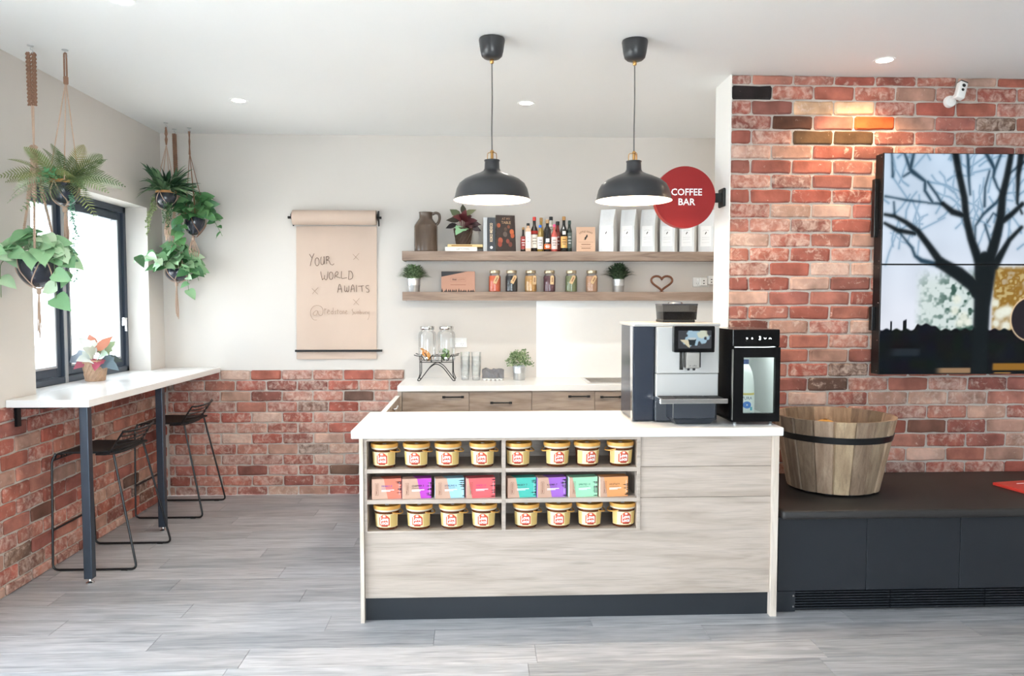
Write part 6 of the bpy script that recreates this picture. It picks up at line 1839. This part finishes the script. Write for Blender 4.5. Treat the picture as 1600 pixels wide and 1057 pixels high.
def trail(t, p0, p1, n, w, mat, rng, name='trailing_stem'):
    mb = MB(); p0, p1 = Vector(p0), Vector(p1)
    pts = [p0.lerp(p1, i / 10) + Vector((.006 * math.sin(i * 1.7), .004 * math.cos(i * 1.3), 0)) for i in range(11)]
    mb.tube(pts, .0014, 4)
    for i in range(n):
        q = i / n * 10; j = min(9, int(q)); p = pts[j].lerp(pts[j + 1], q - j)
        d = Vector((rng.uniform(-1, 1), rng.uniform(-1, 1), rng.uniform(-.7, .3))).normalized(); d2 = d.orthogonal().normalized(); o = len(mb.v)
        L_ = w * rng.uniform(1.2, 1.8)
        mb.v += [tuple(p), tuple(p + d * L_ * .5 + d2 * w * .45), tuple(p + d * L_), tuple(p + d * L_ * .5 - d2 * w * .45)]
        mb.f.append((o, o + 1, o + 2, o + 3))
    mb.build(name, mat, t, recalc=False)


rg2 = random.Random(77)
for k, (x, y, zb) in enumerate(((.055, -.045, 1.66), (.062, -.03, 1.86), (.045, -.055, 1.98))):
    trail(B, (cB[0] + .05, -.03, z(2.19)), (cB[0] + x + .015, y, z(zb)), 110 if k == 0 else 70, .011, 'succulent_green', rg2)
tuft(40, random.Random(5), .02, .08, -.02, .08, .016, .03, leafy=4).build('succulent_clump', plain((104, 168, 120), .5), B, recalc=False, loc=(cB[0] - .045, -.02, z(2.19)))

# ---- C: spider plant over moss
oC = (-2.317, 5.794, H)
C = thing('hanging_planter', 'cord hanger with dark spiky leaves in the uppermost corner bowl', 'hanging planter', oC, group='macrame hanging planters')
hook(C)
MB().tube([(0, 0, z(2.85)), (.006, 0, z(2.80)), (-.006, 0, z(2.76)), (0, 0, z(2.72))], .0055, 6).tube([(0, 0, z(2.85)), (-.006, 0, z(2.80)), (.006, 0, z(2.76)), (0, 0, z(2.72))], .0055, 6).build('loop', 'jute_brown', C, smooth=True)
cC = (-.012, 0); rC = bowl(C, cC, .078, z(2.362), z(2.246))
for k in range(4):
    a = 2 * PI * k / 4 + .8
    MB().tube([(0, 0, z(2.72)), (cC[0] + (rC + .003) * math.cos(a), (rC + .003) * math.sin(a), z(2.37))], .003, 5).build('cord', 'jute', C, smooth=True)
net(C, cC, rC, .078, z(2.375), z(2.362), z(2.246), 3, 'jute', .003, cC, .3)
tassel(C, (cC[0] + .01, 0), z(2.235), z(2.00), 14, .03, 'jute', 7)
pmat('spider_leaf', (70, 108, 68), 0.4, objcol=True, var=0.15, scale=30)
SPB = [blade_strip(.25, .034, .26, .12).mesh('leaf', 'spider_leaf', recalc=False), blade_strip(.28, .034, .19, .18).mesh('leaf', 'spider_leaf', recalc=False), blade_strip(.26, .030, .10, .20).mesh('leaf', 'spider_leaf', recalc=False)]
rg = random.Random(13)
for k in range(110):
    a = rg.uniform(0, 2 * PI); s_ = rg.uniform(.7, 1.05)
    if not inside(Vector(oC) + Vector((cC[0] + .23 * s_ * math.cos(a), .23 * s_ * math.sin(a), -.4))):
        s_ *= .5
        if not inside(Vector(oC) + Vector((cC[0] + .2 * s_ * math.cos(a), .2 * s_ * math.sin(a), -.4))): continue
    o_ = place('leaf', SPB[rg.choice((0, 0, 1, 1, 2))], C)
    o_.matrix_local = Matrix.Translation((cC[0] + .02 * math.cos(a), .02 * math.sin(a), z(2.36))) @ Matrix.Rotation(a, 4, 'Z') @ Matrix.Rotation(rg.uniform(-.6, .1), 4, 'Y') @ Matrix.Rotation(rg.uniform(-.9, .9), 4, 'X') @ Matrix.Diagonal((s_, s_, s_, 1))
    o_.color = (*lin(rg.choice([(52, 86, 58), (70, 106, 72), (92, 128, 88), (44, 74, 52), (120, 150, 110)])), 1)
for k in range(9):
    a = rg.uniform(-2.9, -.3)
    xx = cC[0] + .075 * math.cos(a); yy = .075 * math.sin(a)
    trail(C, (cC[0] + .05 * math.cos(a), .05 * math.sin(a), z(2.37)), (xx, yy - .02, z(rg.uniform(2.08, 2.24))), 60, .010, 'moss_green' if xx < cC[0] else 'spider_green', rg, 'trailing_stem')
for k in range(3): trail(C, (cC[0] - .06, -.04, z(2.36)), (cC[0] - .11 - .012 * k, -.08 + .02 * k, z(2.05 + .05 * k)), 90, .010, 'moss_green', rg, 'trailing_stem')

# ---- D: braided hanger in the corner, lowest bowl
oD = (-2.338, 6.0, H)
D = thing('hanging_planter', 'brown braided corner hanger with pale ivy in the lowest bowl', 'hanging planter', oD, group='macrame hanging planters')
hook(D)
braid(MB(), (0, 0, z(2.845)), (.006, 0, z(2.50)), .011, .0062, 8).build('braid', 'jute_brown', D, smooth=True)
for s_ in (-1, 1):
    braid(MB(), (.006 + s_ * .008, 0, z(2.5)), (.006 + s_ * .03, 0, z(2.05)), 0.008, .0042, 9, 3).build('sinnet', 'jute', D, smooth=True)
cD = (.002, 0); rD = bowl(D, cD, .090, z(1.812), z(1.716), cork=False)
for k in range(4):
    a = 2 * PI * k / 4 + .8
    MB().tube([(.006 + .03 * math.cos(a), .03 * math.sin(a) * .3, z(2.06)), (cD[0] + (rD + .003) * math.cos(a), (rD + .003) * math.sin(a), z(1.82))], .003, 5).build('cord', 'jute', D, smooth=True)
net(D, cD, rD, .090, z(1.825), z(1.812), z(1.716), 4, 'jute', .003, cD, .75)
tassel(D, (cD[0] - .01, 0), z(1.708), z(1.42), 12, .016, 'jute', 9)
pothos(D, oD, cD, z(1.83), 70, random.Random(23), .19, .092, LIGHT + MIDG[:3], drops=[[(.06, -.06, z(1.83)), (.15, -.08, z(1.86)), (.19, -.08, z(1.72))], [(.05, -.07, z(1.83)), (.11, -.10, z(1.82)), (.12, -.10, z(1.64))], [(-.03, -.09, z(1.83)), (-.08, -.28, z(1.90)), (-.13, -.42, z(1.88))], [(-.02, -.08, z(1.83)), (-.06, -.14, z(1.92)), (-.10, -.22, z(1.93))]], upz=.13)

# ---- E: middle bowl with trailing ivy
oE = (-2.208, 5.954, H)
E = thing('hanging_planter', 'thin cord hanger with dark ivy trailing from the middle corner bowl', 'hanging planter', oE, group='macrame hanging planters')
hook(E)
MB().tube([(-.005, 0, z(2.855)), (.003, 0, z(2.78)), (-.004, 0, z(2.68))], .0048, 6).tube([(.005, 0, z(2.855)), (-.003, 0, z(2.78)), (.004, 0, z(2.68))], .0048, 6).build('loop', 'jute_brown', E, smooth=True)
cE = (.036, 0); rE = bowl(E, cE, .074, z(2.205), z(2.066), cork=False, tilt=.22)
for k in range(4):
    a = 2 * PI * k / 4 + .3
    MB().tube([(0, 0, z(2.69)), (cE[0] + (rE + .003) * math.cos(a), (rE + .003) * math.sin(a), z(2.21))], .0028, 5).build('cord', 'jute_brown', E, smooth=True)
net(E, cE, rE, .074, z(2.218), z(2.205), z(2.066), 3, 'jute_brown', .003, cE, .3)
tassel(E, (cE[0] - .02, -.01), z(2.056), z(1.90), 14, .034, 'jute', 11, curl=.02)
pothos(E, oE, cE, z(2.22), 66, random.Random(29), .16, .088, MIDG, drops=[[(.05, -.04, z(2.22)), (.13, -.05, z(2.25)), (.20, -.05, z(2.16)), (.25, -.05, z(2.06))], [(-.03, -.06, z(2.21)), (-.07, -.10, z(2.20)), (-.08, -.10, z(1.95))], [(0, -.07, z(2.21)), (-.02, -.12, z(2.21)), (-.03, -.12, z(2.02))]], upz=.14)
